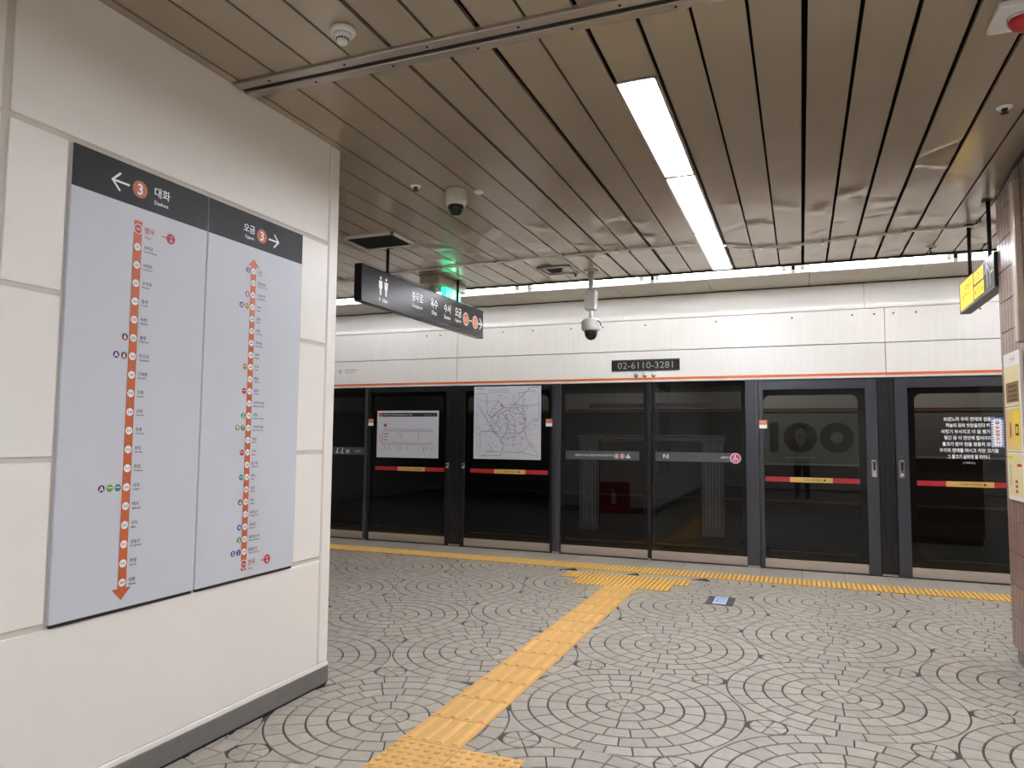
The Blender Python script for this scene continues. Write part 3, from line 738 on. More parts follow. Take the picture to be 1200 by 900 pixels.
for x in (-5.96, -5.88): 
    disc('figure_mark', M_print_w, gF, fP, x, 1.215, .011, .001, 10); stroke('figure_mark', M_print_w, gF, fP, [(x, 1.205), (x-.01, 1.175), (x+.012, 1.15)], .014, .001); stroke('figure_mark', M_print_w, gF, fP, [(x-.005, 1.185), (x-.022, 1.15)], .012, .001)
stroke('figure_mark', M_print_w, gF, fP, [(-5.82, 1.20), (-5.77, 1.155)], .012, .001); stroke('figure_mark', M_print_w, gF, fP, [(-5.77, 1.20), (-5.82, 1.155)], .012, .001)
# dark portal print across the two fixed panels
def portal(par, s, cx=-1.65):
    X = lambda a: cx+s*a
    def rc(m, a, b, z0, z1, d): rect('portal_print' if m is M_portal else 'portal_line', m, par, fP, min(X(a), X(b)), max(X(a), X(b)), z0, z1, d)
    i = .06
    rc(M_portal, i, .86, 1.36, 1.43, -.0006); rc(M_portal, i, .72, 1.74, 1.80, -.0006); rc(M_portal, .595, .84, .30, 1.36, -.0006)
    for z in (1.425, 1.385): rc(M_portal2, i, .86, z, z+.006, -.0003)
    for z in (1.795, 1.745): rc(M_portal2, i, .72, z, z+.005, -.0003)
    for q in range(5): rc(M_portal2, .64+.035*q, .65+.035*q, .40, 1.33, -.0003)
portal(gL, -1); portal(gR, 1)
# stickers on the doors
def sticker(par, x, z):
    rect('door_sticker', M_print_w, par, fP, x-.041, x+.041, z-.047, z+.043, .02); rect('door_sticker_orange', M_orange, par, fP, x-.039, x+.039, z-.006, z+.041, .0205)
    text('door_sticker_text', M_print_w, par, fP, '비상', x, z+.018, w=.045, d=.021)
sticker(dA, -5.421, 1.574); sticker(dB, -2.871, 1.572); sticker(dC, -.388, 1.557)
# poem and the striped warning label on the right door
for s, z, x0, x1 in (('보았노라 우리 연애의 섬들을', 1.611, 1.342, 1.790), ('하늘의 표와 빗방울진다 해도', 1.548, 1.360, 1.775), ('비행기 부서지고 이 몸 찢기워', 1.485, 1.322, 1.775),
                     ('찢긴 몸 이 연안에 떨어지리니', 1.423, 1.342, 1.785), ('물고기 밥이 된들 원통치 않으', 1.360, 1.325, 1.775), ('우리의 연애를 마시고 자란 고기들', 1.297, 1.299, 1.808), ('그 물고기 살찌게 될 터이니', 1.234, 1.366, 1.728)):
    text('poem_lettering', M_print_w, dD, fP, s, (x0+x1)/2, z, w=x1-x0, h=.042, bold=.03, d=.0012)
text('poem_lettering', M_print_w, dD, fP, '[ 이병석 ]', 1.552, 1.172, w=.10, h=.022, d=.0012)
ws = tag(MB().box(1.748, 1.905, PSD_Y-.0160, PSD_Y-.0145, 1.330, 1.627).build('blue_notice', M_blue), 'blue sticker strip on the glass of the poem door, next to the pillar', 'sticker')
wl = thing('warning_label', 'upright white label with striped border and red lettering on the poem door', 'sticker', (1.803, PSD_Y-.016, 1.34))
MB().box(1.753, 1.853, PSD_Y-.020, PSD_Y-.016, 1.335, 1.617).build('label_card', M_print_w, wl)
fW = Fr((0, PSD_Y-.020, 0), (1, 0, 0), (0, 0, 1), (0, -1, 0))
for q in range(11):
    z = 1.345+.025*q
    for a, b in ((1.754, 1.768), (1.838, 1.852)): poly('border_stripes', M_print_k, wl, fW, [(a, z), (b, z+.010), (b, z+.021), (a, z+.011)], .0006)
for q in range(4):
    x = 1.764+.022*q
    for a, b in ((1.336, 1.346), (1.606, 1.616)): poly('border_stripes', M_print_k, wl, fW, [(x, a), (x+.010, a), (x+.016, b), (x+.006, b)], .0006)
for ch, z in zip('부딪힘', (1.525, 1.490, 1.455)): text('red_lettering', M_print_r, wl, fW, ch, 1.803, z, h=.030, w=.034, bold=.03, d=.0008)
for ch, z in zip('주의', (1.410, 1.375)): text('red_lettering', M_print_r, wl, fW, ch, 1.803, z, h=.030, w=.034, bold=.01, d=.0008)
disc('eye_mark', mat('badge_36_52_130', NAV), wl, fW, 1.803, 1.575, .017, .0006); disc('eye_mark_centre', M_print_w, wl, fW, 1.803, 1.577, .008, .0009)
# posters on the doors
fQ = Fr((0, PSD_Y-.038, 0), (1, 0, 0), (0, 0, 1), (0, -1, 0))
pA = thing('route_poster', 'wide white route poster with dark title bar on the left screen door', 'poster', (-4.85, PSD_Y-.02, 1.10))
pA_board = MB().bbox(-5.318, -4.387, PSD_Y-.038, PSD_Y-.0305, 1.105, 1.727, .002).build('board', M_signw, pA)
rect('title_bar', M_signk, pA_board, fQ, -5.29, -4.41, 1.648, 1.700, .001)
disc('line_badge', M_oprint, pA_board, fQ, -5.255, 1.674, .024, .0016); text('title_text', M_print_w, pA_board, fQ, '3호선 노선도 Subway Line Map', -5.22, 1.674, w=.44, h=.026, align='L', d=.0016)
text('title_text', M_print_g, pA_board, fQ, 'Line 3', -4.52, 1.674, w=.15, h=.03, d=.0016)
disc('here_pin', M_print_r, pA_board, fQ, -5.19, 1.535, .022, .0012)
stroke('route_line', M_oprint, pA_board, fQ, [(-4.47, 1.455), (-5.21, 1.452), (-5.23, 1.43), (-5.23, 1.29), (-5.21, 1.275), (-4.47, 1.275)], .008, .0012)
for zz, n in ((1.453, 22), (1.275, 22)):
    for q in range(n):
        x = -5.20+.0335*q
        disc('station_marks', M_print_w, pA_board, fQ, x, zz, .006, .0016, 8)
        stroke('station_text', M_print_k, pA_board, fQ, [(x-.003, zz+.012), (x+random.uniform(.004, .018), zz+random.uniform(.018, .045))], .006, .0012)
for x, z, l in ((-4.99, 1.43, .03), (-4.94, 1.43, .05), (-4.68, 1.43, .07), (-5.2, 1.25, .03), (-5.13, 1.25, .03), (-4.98, 1.25, .05), (-4.94, 1.25, .03), (-4.85, 1.25, .03), (-4.6, 1.25, .05), (-4.56, 1.25, .03), (-4.48, 1.25, .03)):
    stroke('station_text', M_print_g, pA_board, fQ, [(x, z), (x, z-l)], .010, .0012)
for z in (1.42, 1.38, 1.34): stroke('station_text', M_print_k, pA_board, fQ, [(-5.20, z), (-5.14-random.random()*.03, z)], .009, .0012); stroke('station_text', M_print_g, pA_board, fQ, [(-5.28, z-.02), (-5.25, z-.01)], .008, .0012)
pB = thing('subway_network_map', 'square white poster with the full subway network diagram on a screen door', 'poster', (-3.43, PSD_Y-.02, 1.11))
pB_board = MB().bbox(-3.883, -2.974, PSD_Y-.038, PSD_Y-.0305, 1.113, 2.027, .002).build('board', M_signw, pB)
def mp(u, v): return (-3.883+.909*u, 1.113+.914*(1-v))
def ml(pts, c, w=.0055):
    stroke('map_lines_%s' % c, {'grey': M_print_g, 'green': mat('map_green', (120, 150, 130), .5), 'blue': mat('map_blue', (140, 152, 190), .5), 'red': mat('map_red', (190, 130, 120), .5), 'dark': mat('map_dark', (96, 98, 104), .5)}[c], pB_board, fQ, [mp(*p) for p in pts], w, .0010+.0002*random.random())
loop = [(.52+.24*math.cos(a)*1.05, .50+.21*math.sin(a)) for a in [i*math.pi/14 for i in range(29)]]
ml(loop, 'green', .006)
for pts, c in (([(.02, .10), (.20, .10), (.20, .36), (.42, .60)], 'grey'), ([(.02, .15), (.14, .20), (.38, .20), (.62, .45), (.62, .78)], 'red'), ([(.24, .36), (.38, .20), (.46, .28), (.30, .42)], 'dark'),
               ([(.97, .02), (.84, .02), (.56, .30), (.40, .38), (.30, .60), (.46, .80), (.40, .95), (.08, .96)], 'dark'), ([(.98, .45), (.90, .45), (.70, .64), (.46, .64)], 'grey'),
               ([(.97, .08), (.97, .44)], 'grey'), ([(.56, .30), (.98, .25)], 'grey'), ([(.60, .38), (.78, .38), (.78, .70)], 'grey'), ([(.74, .10), (.74, .58), (.86, .80), (.74, .88), (.66, .92)], 'red'),
               ([(.04, .20), (.32, .64)], 'grey'), ([(.04, .26), (.28, .56), (.28, .64), (.50, .64)], 'blue'), ([(.10, .62), (.36, .62)], 'dark'), ([(.10, .62), (.10, .90)], 'grey'), ([(.18, .90), (.38, .90)], 'dark'),
               ([(.20, .76), (.28, .86), (.28, .90)], 'grey'), ([(.46, .90), (.70, .90), (.98, .96)], 'grey'), ([(.76, .70), (.90, .86), (.97, .94)], 'grey'), ([(.58, .75), (.60, .80), (.72, .78), (.74, .70)], 'blue'),
               ([(.36, .50), (.50, .40), (.50, .62), (.40, .76), (.52, .80)], 'blue'), ([(.42, .36), (.54, .48), (.50, .62)], 'dark'), ([(.66, .10), (.90, .06), (.92, .10)], 'grey'), ([(.60, .12), (.60, .26), (.80, .26), (.80, .32)], 'grey')):
    ml(pts, c)
for _ in range(150):
    u, v = random.gauss(.5, .24), random.gauss(.52, .22)
    if .04 < u < .95 and .04 < v < .96:
        x, z = mp(u, v); l = random.uniform(.006, .018); stroke('map_names', M_print_k, pB_board, fQ, [(x-l, z), (x+l, z)], .004, .0013)
for q in range(9):
    for j in range(3):
        x, z = mp(.23+.035*q, .035+.022*j); stroke('map_names', M_print_g, pB_board, fQ, [(x-.012, z), (x+.010, z)], .005, .0013)
for q in range(14): 
    x, z = mp(.05, .34+.04*q); stroke('map_names', M_print_g, pB_board, fQ, [(x, z), (x, z-.02)], .006, .0013)
text('map_title', M_print_k, pB_board, fQ, '서울 지하철 노선도', mp(.10, .03)[0], mp(.10, .03)[1], w=.12, h=.018, bold=.02)
disc('here_mark', M_print_r, pB_board, fQ, *mp(.42, .26), .012, .0016)

# header: LED number board, bolts, small decal
led = thing('number_board', 'black dotted number board reading 02-6110-3281 on the white header', 'display', (-1.69, PSD_Y, 2.18))
led_board = MB().bbox(-2.091, -1.288, PSD_Y-.018, PSD_Y-.004, 2.181, 2.316, .003).build('board', M_led, led)
fL = Fr((0, PSD_Y-.018, 0), (1, 0, 0), (0, 0, 1), (0, -1, 0))
text('digits', M_ledt, led_board, fL, '02-6110-3281', -1.69, 2.247, w=.65, h=.078, d=.001)
for q in range(24):
    for z in (2.190, 2.306): rect('border_dots', M_print_g, led_board, fL, -2.082+.0335*q, -2.070+.0335*q, z-.004, z+.004, .001)
for x in (-1.798, -1.695, -1.592):
    t = tag(MB().lathe([(.027, 0), (.027, -.008), (.020, -.016), (.008, -.020)], (x, PSD_Y-.004, 2.127), 16, 'y').build('indicator_lamp', M_chrome),
            {-1.798: 'left one of three chrome buttons below the number board', -1.695: 'middle one of three chrome buttons below the number board', -1.592: 'right one of three chrome buttons below the number board'}[x], 'indicator', 'indicator lamps under the number board')
hd = thing('header_decal', 'small pale grey operator lettering on the white header beside the wall corner', 'decal', (-5.8, PSD_Y-.005, 2.28))
fH = Fr((0, PSD_Y-.005, 0), (1, 0, 0), (0, 0, 1), (0, -1, 0))
MB().box(-6.35, -5.592, PSD_Y-.0048, PSD_Y-.004, 2.172, 2.382).build('decal_film', M_fascia, hd)
text('lettering', M_print_g, hd, fH, '서울교통공사', -5.77, 2.294, w=.23, h=.026, bold=.01, d=.001); text('lettering', M_print_g, hd, fH, 'Seoul Metro', -5.80, 2.262, w=.17, h=.018, d=.001)
disc('emblem', M_print_g, hd, fH, -5.955, 2.28, .024, .0008); disc('emblem_ring', M_print_w, hd, fH, -5.955, 2.28, .016, .0012); stroke('emblem', M_print_g, hd, fH, [(-5.955, 2.295), (-5.955, 2.265)], .006, .0014)

# ================================================================== ADVERTISEMENT ACROSS THE TRACK
ad = thing('advertising_board', 'large grey advertisement with black number 100 on the opposite wall', 'advertisement', (.2, 17.78, .84))
ad_board = MB().bbox(-.80, 1.30, 17.69, 17.765, .84, 1.97, .006).build('board', M_farad, ad)
MB().bbox(-.82, 1.32, 17.67, 17.765, .80, .84, .006).build('ledge', M_farw, ad)
fA = Fr((0, 17.69, 0), (1, 0, 0), (0, 0, 1), (0, -1, 0))
rect('numeral_one', M_addark, ad_board, fA, -.675, -.482, 1.09, 1.77, .003)
disc('numeral_zero', M_addark, ad_board, fA, -.02, 1.43, .355, .003, 40, .335); disc('numeral_zero', M_addark, ad_board, fA, .735, 1.43, .35, .003, 40, .335)
disc('zero_hole', M_farad, ad_board, fA, .735, 1.43, .13, .005, 24)
poly('portrait_face', mat('portrait_grey', (140, 138, 136), .5), ad_board, fA, [(-.02+.115*math.cos(a)*(1.0 if math.sin(a) > 0 else .86), 1.44+.215*math.sin(a)) for a in [k*math.pi/16 for k in range(32)]], .005)
for s in (-1, 1): stroke('portrait_glasses', M_addark, ad_board, fA, [(-.02+s*.015, 1.47), (-.02+s*.095, 1.47), (-.02+s*.085, 1.43), (-.02+s*.025, 1.43), (-.02+s*.015, 1.47)], .012, .007)
stroke('portrait_glasses', M_addark, ad_board, fA, [(-.06, 1.30), (.02, 1.30)], .016, .007)
text('caption', M_print_w, ad_board, fA, '부활하는 Inner 한국현대미술 100년', -.05, .975, w=.62, h=.035, bold=.02, d=.004)
ad2 = thing('advertising_board', 'plain grey advertisement on the opposite wall behind the poem door', 'advertisement', (3.4, 17.78, .84))
MB().bbox(2.2, 4.7, 17.69, 17.765, 1.05, 1.97, .006).build('board', M_farad, ad2)
MB().bbox(2.18, 4.72, 17.67, 17.765, 1.0, 1.05, .006).build('ledge', M_farw, ad2)
text('caption', M_addark, ad2, fA, '도심 속', 3.4, 1.80, w=.5, h=.16, d=.004)

# ================================================================== HANGING SIGNS
hs = thing('hanging_direction_sign', 'long dark hanging direction sign with restroom figures and orange circles', 'sign', (-3.42, 6.3, 2.53), )
hs_box = MB().bbox(-3.455, -3.385, 5.075, 7.55, 2.527, 2.832, .004).build('box', M_hang, hs)
MB().bbox(-3.456, -3.384, 5.068, 5.078, 2.527, 2.832, .002).build('end_cap', M_hangend, hs); MB().bbox(-3.456, -3.384, 7.547, 7.557, 2.527, 2.832, .002).build('end_cap', M_hangend, hs)
MB().bbox(-3.458, -3.380, 5.07, 7.555, 2.517, 2.545, .003).build('bottom_rail', M_hang, hs)
MB().bbox(-3.458, -3.382, 5.07, 7.555, 2.826, 2.838, .003).build('top_rail', M_rod, hs)
for y in (5.53, 6.96):
    MB().tube([(-3.42, y, 2.83), (-3.42, y, CEIL)], .015).build('hanger_rod', M_rod, hs)
    MB().lathe([(.04, 0), (.04, -.008)], (-3.42, y, CEIL), 12).build('ceiling_flange', M_rod, hs)
fD = Fr((-3.385, 0, 2.68), (0, 1, 0), (0, 0, 1), (1, 0, 0))
for x in (5.365, 5.455):
    disc('restroom_figure', M_lit, hs_box, fD, x, .090, .015, .0015, 12)
    poly('restroom_figure', M_lit, hs_box, fD, [(x-.03, .065), (x+.03, .065), (x+.026, .005), (x+.014, -.01), (x+.012, -.06), (x-.012, -.06), (x-.014, -.01), (x-.026, .005)], .0015)
text('lettering', M_lit, hs_box, fD, '↑ 10m', 5.41, -.10, w=.15, h=.038, bold=.02)
for ko, en, y, w in (('충무로', 'Chungmuro', 6.02, .21), ('옥수', 'Oksu', 6.36, .15), ('수서', 'Suseo', 6.65, .15), ('오금', 'Ogeum', 6.905, .155)):
    text('lettering', M_lit, hs_box, fD, ko, y, .035, w=w, h=.095, bold=.015); text('lettering', M_lit, hs_box, fD, en, y, -.055, w=w*.95 if len(en) > 4 else w*.7, h=.042, bold=.01)
M_ocirc = mat('circle_orange', (240, 128, 78), .4, emit=(240, 128, 78), estr=.12)
for y, s in ((7.10, '331'), (7.34, '352')):
    disc('station_circle', M_lit, hs_box, fD, y, -.005, .072, .0014, 28); disc('station_circle_orange', M_ocirc, hs_box, fD, y, -.005, .063, .0019, 28)
    rect('station_circle_band', mat('circle_peach', (246, 190, 160), .4), hs_box, fD, y-.062, y+.062, -.030, .022, .0023); text('station_code', M_ocirc, hs_box, fD, s, y, -.004, w=.085, h=.034, bold=.02, d=.0027)
stroke('dash', M_lit, hs_box, fD, [(7.195, -.005), (7.245, -.005)], .012, .0015)
arrow_h(hs_box, fD, 7.43, 7.525, -.005, .016, .06, M_lit)

ys = thing('hanging_exit_sign', 'yellow and black hanging exit sign beside the tiled pillar', 'sign', (1.25, 6.1, 2.42))
ys_box = MB().bbox(1.215, 1.285, 5.60, 6.72, 2.425, 2.655, .004).build('box', M_hang, ys)
MB().bbox(1.213, 1.287, 5.594, 5.604, 2.423, 2.657, .002).build('end_cap', M_rod, ys); MB().bbox(1.213, 1.287, 6.717, 6.725, 2.423, 2.657, .002).build('end_cap', M_hang, ys)
MB().bbox(1.211, 1.289, 5.596, 6.723, 2.412, 2.428, .003).build('bottom_rail', mat('rail_grey', (128, 126, 126), .35, metal=.5), ys)
for y in (5.86, 6.50):
    MB().tube([(1.25, y, 2.65), (1.25, y, CEIL)], .014).build('hanger_rod', M_rod, ys); MB().lathe([(.04, 0), (.04, -.008)], (1.25, y, CEIL), 12).build('ceiling_flange', M_rod, ys)
fY = Fr((1.215, 0, 2.54), (0, -1, 0), (0, 0, 1), (-1, 0, 0))
rect('yellow_panel', M_yellow, ys_box, fY, -6.70, -6.24, -.105, .105, .0012)
for z0, z1 in ((.008, .098), (-.098, -.008)):
    for q in range(3): rect('yellow_tile', M_yellow, ys_box, fY, -6.21+.105*q, -6.115+.105*q, z0, z1, .0012); text('exit_number', M_print_k, ys_box, fY, str(1+q+(3 if z0 < 0 else 0)), -6.162+.105*q, (z0+z1)/2, h=.05, bold=.02, d=.0018)
text('lettering', M_print_k, ys_box, fY, '나가는 곳', -6.42, .045, w=.22, h=.045, bold=.01, d=.0018); text('lettering', M_print_k, ys_box, fY, 'Way out', -6.46, -.01, w=.16, h=.03, d=.0018); text('lettering', M_print_k, ys_box, fY, '安国', -6.60, -.02, w=.07, d=.0018)
stroke('arrow', M_print_w, ys_box, fY, [(-5.80, -.08), (-5.80, .08)], .022, .0015); stroke('arrow', M_print_w, ys_box, fY, [(-5.86, .02), (-5.80, .085), (-5.74, .02)], .020, .0018); stroke('arrow', M_print_w, ys_box, fY, [(-5.72, -.08), (-5.72, .0), (-5.64, .0)], .016, .0015)

ex = thing('exit_sign_box', 'green lit emergency exit sign under a grey ceiling box', 'exit sign', (-3.42, 7.1, 2.82))
MB().bbox(-3.70, -3.47, 6.62, 7.28, 2.99, CEIL, .006).build('ceiling_box', M_soffit, ex)
MB().lathe([(.02, 0), (.05, -.02), (.055, -.05), (.02, -.075)], (-3.60, 6.75, 2.99), 16).build('speaker_dome', M_camw, ex)
ex_case = MB().bbox(-3.56, -3.50, 6.84, 7.20, 2.845, 2.99, .004).build('lamp_case', M_white, ex)
fE = Fr((-3.50, 0, 2.915), (0, 1, 0), (0, 0, 1), (1, 0, 0))
rect('green_face', M_green, ex_case, fE, 6.845, 7.195, -.065, .07, .001)
fE2 = Fr((0, 6.84, 2.915), (1, 0, 0), (0, 0, 1), (0, -1, 0)); rect('green_face', M_green, ex_case, fE2, -3.557, -3.503, -.065, .07, .001)
disc('running_figure', M_greenw, ex_case, fE, 7.03, .055, .014, .0016, 10); stroke('running_figure', M_greenw, ex_case, fE, [(7.02, .04), (7.0, -.01), (7.05, -.06)], .02, .0016); stroke('running_figure', M_greenw, ex_case, fE, [(7.0, -.01), (6.95, -.04)], .018, .0016); stroke('running_figure', M_greenw, ex_case, fE, [(6.97, .02), (7.06, .01)], .014, .0016)
rect('running_figure', M_greenw, ex_case, fE, 7.10, 7.17, -.06, .06, .0016)

# ================================================================== CEILING FITTINGS
sd = thing('smoke_detector', 'round white smoke detector near the aluminium rail', 'smoke detector', (-1.735, 2.42, CEIL))
c = (-1.735, 2.42, CEIL)
MB().lathe([(.052, .0), (.054, -.012), (.050, -.022), (.040, -.026)], c, 28).build('base', M_white, sd)
MB().lathe([(.040, -.026), (.038, -.036), (.024, -.042)], c, 28).build('body', M_white, sd)
MB().lathe([(.022, -.040), (.024, -.048), (.024, -.058), (.018, -.064)], c, 24).build('cap', M_white, sd)
for k in range(12):
    a = k*math.pi/6; MB().box(c[0]+.0225*math.cos(a)-.003, c[0]+.0225*math.cos(a)+.003, c[1]+.0225*math.sin(a)-.003, c[1]+.0225*math.sin(a)+.003, CEIL-.049, CEIL-.042).build('vent_slot', M_black, sd)
dm = thing('dome_camera', 'white dome camera with dark globe mounted on the ceiling slats', 'security camera', (-2.16, 4.36, CEIL))
c = (-2.165, 4.36, CEIL)
MB().lathe([(.070, 0), (.075, -.01), (.076, -.085), (.068, -.105), (.056, -.11)], c, 28).build('housing', M_camw, dm)
MB().lathe([(.054, -.108), (.054, -.128), (.047, -.15), (.034, -.168), (.015, -.178)], c, 24).build('dome', M_dome, dm)
pl = tag(MB().lathe([(.036, 0), (.036, -.006), (.026, -.014), (.010, -.016)], (-2.03, 4.44, CEIL), 20).build('ceiling_plug', M_white), 'small white round cover on the ceiling right of the dome camera', 'cover')
def sprinkler(x, y, label, drop=.03):
    t = thing('sprinkler', label, 'sprinkler', (x, y, CEIL), 'ceiling sprinklers')
    MB().lathe([(.038, .002), (.036, -.006), (.022, -.010)], (x, y, CEIL), 20).build('escutcheon', M_white, t)
    MB().lathe([(.016, -.006), (.014, -.018), (.005, -.022)], (x, y, CEIL), 12).build('frame', M_dgap, t)
    MB().lathe([(.004, -.02), (.004, -drop), (.018, -drop-.001), (.018, -drop-.004)], (x, y, CEIL), 12).build('deflector', M_dgap, t)
sprinkler(-2.385, 4.19, 'small round sprinkler on the ceiling left of the dome camera'); sprinkler(.985, 4.21, 'small round sprinkler on the ceiling near the right edge')
sprinkler(-2.12, 7.05, 'small sprinkler next to the square ceiling vent'); sprinkler(1.08, 7.12, 'hanging sprinkler at the slat edge near the yellow sign', .06)
gr = thing('ceiling_grille', 'dark rectangular ceiling grille above the hanging dark sign', 'grille', (-3.35, 5.27, CEIL))
MB().box(-3.59, -3.11, 5.10, 5.45, CEIL-.012, CEIL).build('backing', M_void, gr)
for a in ((-3.60, -3.10, 5.08, 5.10), (-3.60, -3.10, 5.45, 5.47), (-3.60, -3.58, 5.08, 5.47), (-3.12, -3.10, 5.08, 5.47)): MB().box(*a, CEIL-.022, CEIL+.002).build('frame', M_white, gr)
for q in range(14): MB().box(-3.575+.033*q, -3.562+.033*q, 5.10, 5.45, CEIL-.016, CEIL-.006).build('slat', M_dgap, gr)
vt = thing('ceiling_vent', 'square grey air vent in the ceiling left of the pole camera', 'vent', (-2.25, 6.87, CEIL))
for k, (h_, z) in enumerate(((.17, 0), (.13, .006), (.09, .012))):
    c = (-2.25, 6.86)
    for a in ((c[0]-h_, c[0]+h_, c[1]-h_, c[1]-h_+.022), (c[0]-h_, c[0]+h_, c[1]+h_-.022, c[1]+h_), (c[0]-h_, c[0]-h_+.022, c[1]-h_, c[1]+h_), (c[0]+h_-.022, c[0]+h_, c[1]-h_, c[1]+h_)):
        MB().box(*a, CEIL-.014+z, CEIL-.002+z).build('louvre_frame', M_alu, vt)
MB().box(-2.35, -2.15, 6.76, 6.96, CEIL-.003, CEIL).build('core', M_void, vt)
pc = thing('pole_camera', 'pendant dome camera hanging on a grey pole from the ceiling', 'security camera', (-1.94, 6.98, CEIL))
c = (-1.94, 6.98, CEIL)
MB().lathe([(.075, 0), (.075, -.012), (.03, -.02)], c, 20).build('ceiling_flange', M_alu, pc)
MB().lathe([(.027, -.01), (.027, -.15), (.020, -.16), (.020, -.22)], c, 16).build('pole', M_camw, pc)
MB().bbox(-2.0, -1.88, 6.93, 7.03, 2.67, 2.872, .012).build('junction_box', M_camw, pc)
MB().lathe([(.026, -.40), (.022, -.44), (.024, -.50)], c, 16).build('neck', M_camw, pc)
MB().lathe([(.03, -.485), (.075, -.50), (.094, -.525), (.094, -.60), (.086, -.615), (.06, -.62)], c, 28).build('housing', M_camw, pc)
MB().lathe([(.066, -.612), (.066, -.635), (.058, -.672), (.038, -.70), (.012, -.712)], c, 24).build('dome', M_dome, pc)
MB().tube([(-1.855, 6.93, 2.555), (-1.83, 6.93, 2.53), (-1.825, 6.93, 2.50)], .006).build('cable', M_rod, pc)
ab = thing('alarm_beacon', 'white ceiling plate with red lamp in the top right corner', 'alarm', (.83, 3.27, CEIL))
MB().bbox(.735, .93, 3.16, 3.37, CEIL-.03, CEIL, .006).build('plate', M_white, ab)
MB().lathe([(.052, -.03), (.052, -.05), (.035, -.075), (.012, -.083)], (.838, 3.262, CEIL), 20).build('lamp', M_redcab, ab)
MB().lathe([(.060, -.028), (.060, -.036), (.052, -.04)], (.838, 3.262, CEIL), 20).build('ring', M_chrome, ab)
# surface cable across the ceiling
cw = thing('ceiling_cable', 'thin white cable running across the ceiling left of the lights', 'cable', (-2.8, 6.3, CEIL))
MB().tube([(-5.4, 6.68, CEIL-.012), (-4.63, 6.55, CEIL-.012), (-3.68, 6.37, CEIL-.012), (-2.88, 6.31, CEIL-.012), (-2.17, 6.28, CEIL-.012), (-1.37, 6.28, CEIL-.012), (-.82, 6.30, CEIL-.012)], .009).build('conduit', M_cable, cw)
cx_ = thing('ceiling_cable', 'thin white cable sagging across the ceiling right of the lights', 'cable', (.4, 6.5, CEIL))
MB().tube([(-.585, 6.42, CEIL-.01), (-.50, 6.52, CEIL-.014), (-.416, 6.59, CEIL-.012), (-.1, 6.61, CEIL-.012), (.173, 6.59, CEIL-.012), (.802, 6.47, CEIL-.012), (1.42, 6.49, CEIL-.012), (2.2, 6.45, CEIL-.012)], .009).build('conduit', M_cable, cx_)
for t, xs in ((cw, (-4.6, -4.0, -3.3, -2.7, -2.0, -1.5)), (cx_, (-.3, .2, .8, 1.3))):
    for x in xs:
        y = 6.28+.08*max(0, -x-2.2)*.9 if x < -.6 else 6.60-.2*max(0, x-.2)
        MB().box(x-.008, x+.008, y-.03, y+.03, CEIL-.024, CEIL).build('clip', M_alu, t)

# ================================================================== PILLAR
PX, PY1 = 1.235, 5.605
pillar = thing('tiled_pillar', 'square pillar clad in narrow brown upright tiles at the right edge', 'pillar', (PX+.5, 5.1, 0))
MB().box(PX+.008, PX+1.0, 4.60+.008, PY1-.008, .10, CEIL+.02).build('core', M_tilej, pillar)
MB().bbox(PX+.02, PX+.98, 4.62, PY1-.025, 0, .105, .004).build('plinth', mat('brown_plinth', (96, 76, 68), .3), pillar)
TW, TH = .0715, .2
tile_me = MB().bbox(0, .012, -TW/2+.0022, TW/2-.0022, -TH/2+.0022, TH/2-.0022, .002).mesh('tile', M_tile)
nc = 14
for i in range(nc):
    for j in range(15):
        inst('tile', tile_me, (PX, PY1-TW*(i+.5), .100+TH*(j+.5)-.004), pillar)
oth = MB()
for j in range(15):
    z = .1+TH*j
    for i in range(14):
        x = PX+.012+.07*i
        oth.box(x, x+.066, PY1-.012, PY1, z+.002, z+TH-.002); oth.box(x, x+.066, 4.60, 4.612, z+.002, z+TH-.002)
        oth.box(PX+.99, PX+1.0, 4.6+.0715*i+.002, 4.6+.0715*(i+1)-.002, z+.002, z+TH-.002)
o = oth.build('tile_cladding', M_tile, pillar, fix=False); o['kind'] = 'stuff'
MB().bbox(PX-.04, PX+.002, 5.02, 5.09, 1.98, 2.95, .006).build('steel_cover', M_steel, pillar)
MB().tube([(PX-.02, 5.5, 2.985), (PX-.03, 5.3, 3.0), (PX-.03, 5.05, 3.03), (PX-.03, 4.7, 3.03)], .012).build('conduit', M_rod, pillar)
nb = thing('notice_board', 'tall narrow notice board with three cream posters on the tiled pillar', 'notice board', (PX, 5.29, 1.03))
MB().bbox(PX-.018, PX+.002, 5.115, 5.475, 1.032, 1.946, .003).build('board', M_posterw, nb)
fN = Fr((PX-.018, 0, 0), (0, -1, 0), (0, 0, 1), (-1, 0, 0))
for q, (z0, z1, m) in enumerate(((1.62, 1.86, M_cream), (1.34, 1.60, mat('poster_gold', (226, 190, 110), .45)), (1.06, 1.32, M_cream))):
    MB().box(PX-.019, PX-.017, 5.135, 5.455, z0, z1).build('poster_sheet', m, nb)
stroke('poster_divider', M_print_g, nb, fN, [(-5.465, 1.61), (-5.125, 1.61)], .006, .0012); stroke('poster_divider', M_print_g, nb, fN, [(-5.465, 1.33), (-5.125, 1.33)], .006, .0012)
rect('poster_picture', mat('poster_brown', (128, 92, 42), .5), nb, fN, -5.43, -5.15, 1.635, 1.76, .0016); rect('poster_picture', mat('poster_yellow', (240, 204, 60), .5), nb, fN, -5.29, -5.15, 1.41, 1.58, .0016)
rect('poster_picture_dark', M_print_k, nb, fN, -5.25, -5.18, 1.43, 1.50, .002); rect('poster_picture_pale', M_cream, nb, fN, -5.235, -5.195, 1.445, 1.485, .0024)
for z in (1.735, 1.705, 1.675, 1.65): stroke('poster_text', M_print_k, nb, fN, [(-5.38, z), (-5.19, z)], .010, .002)
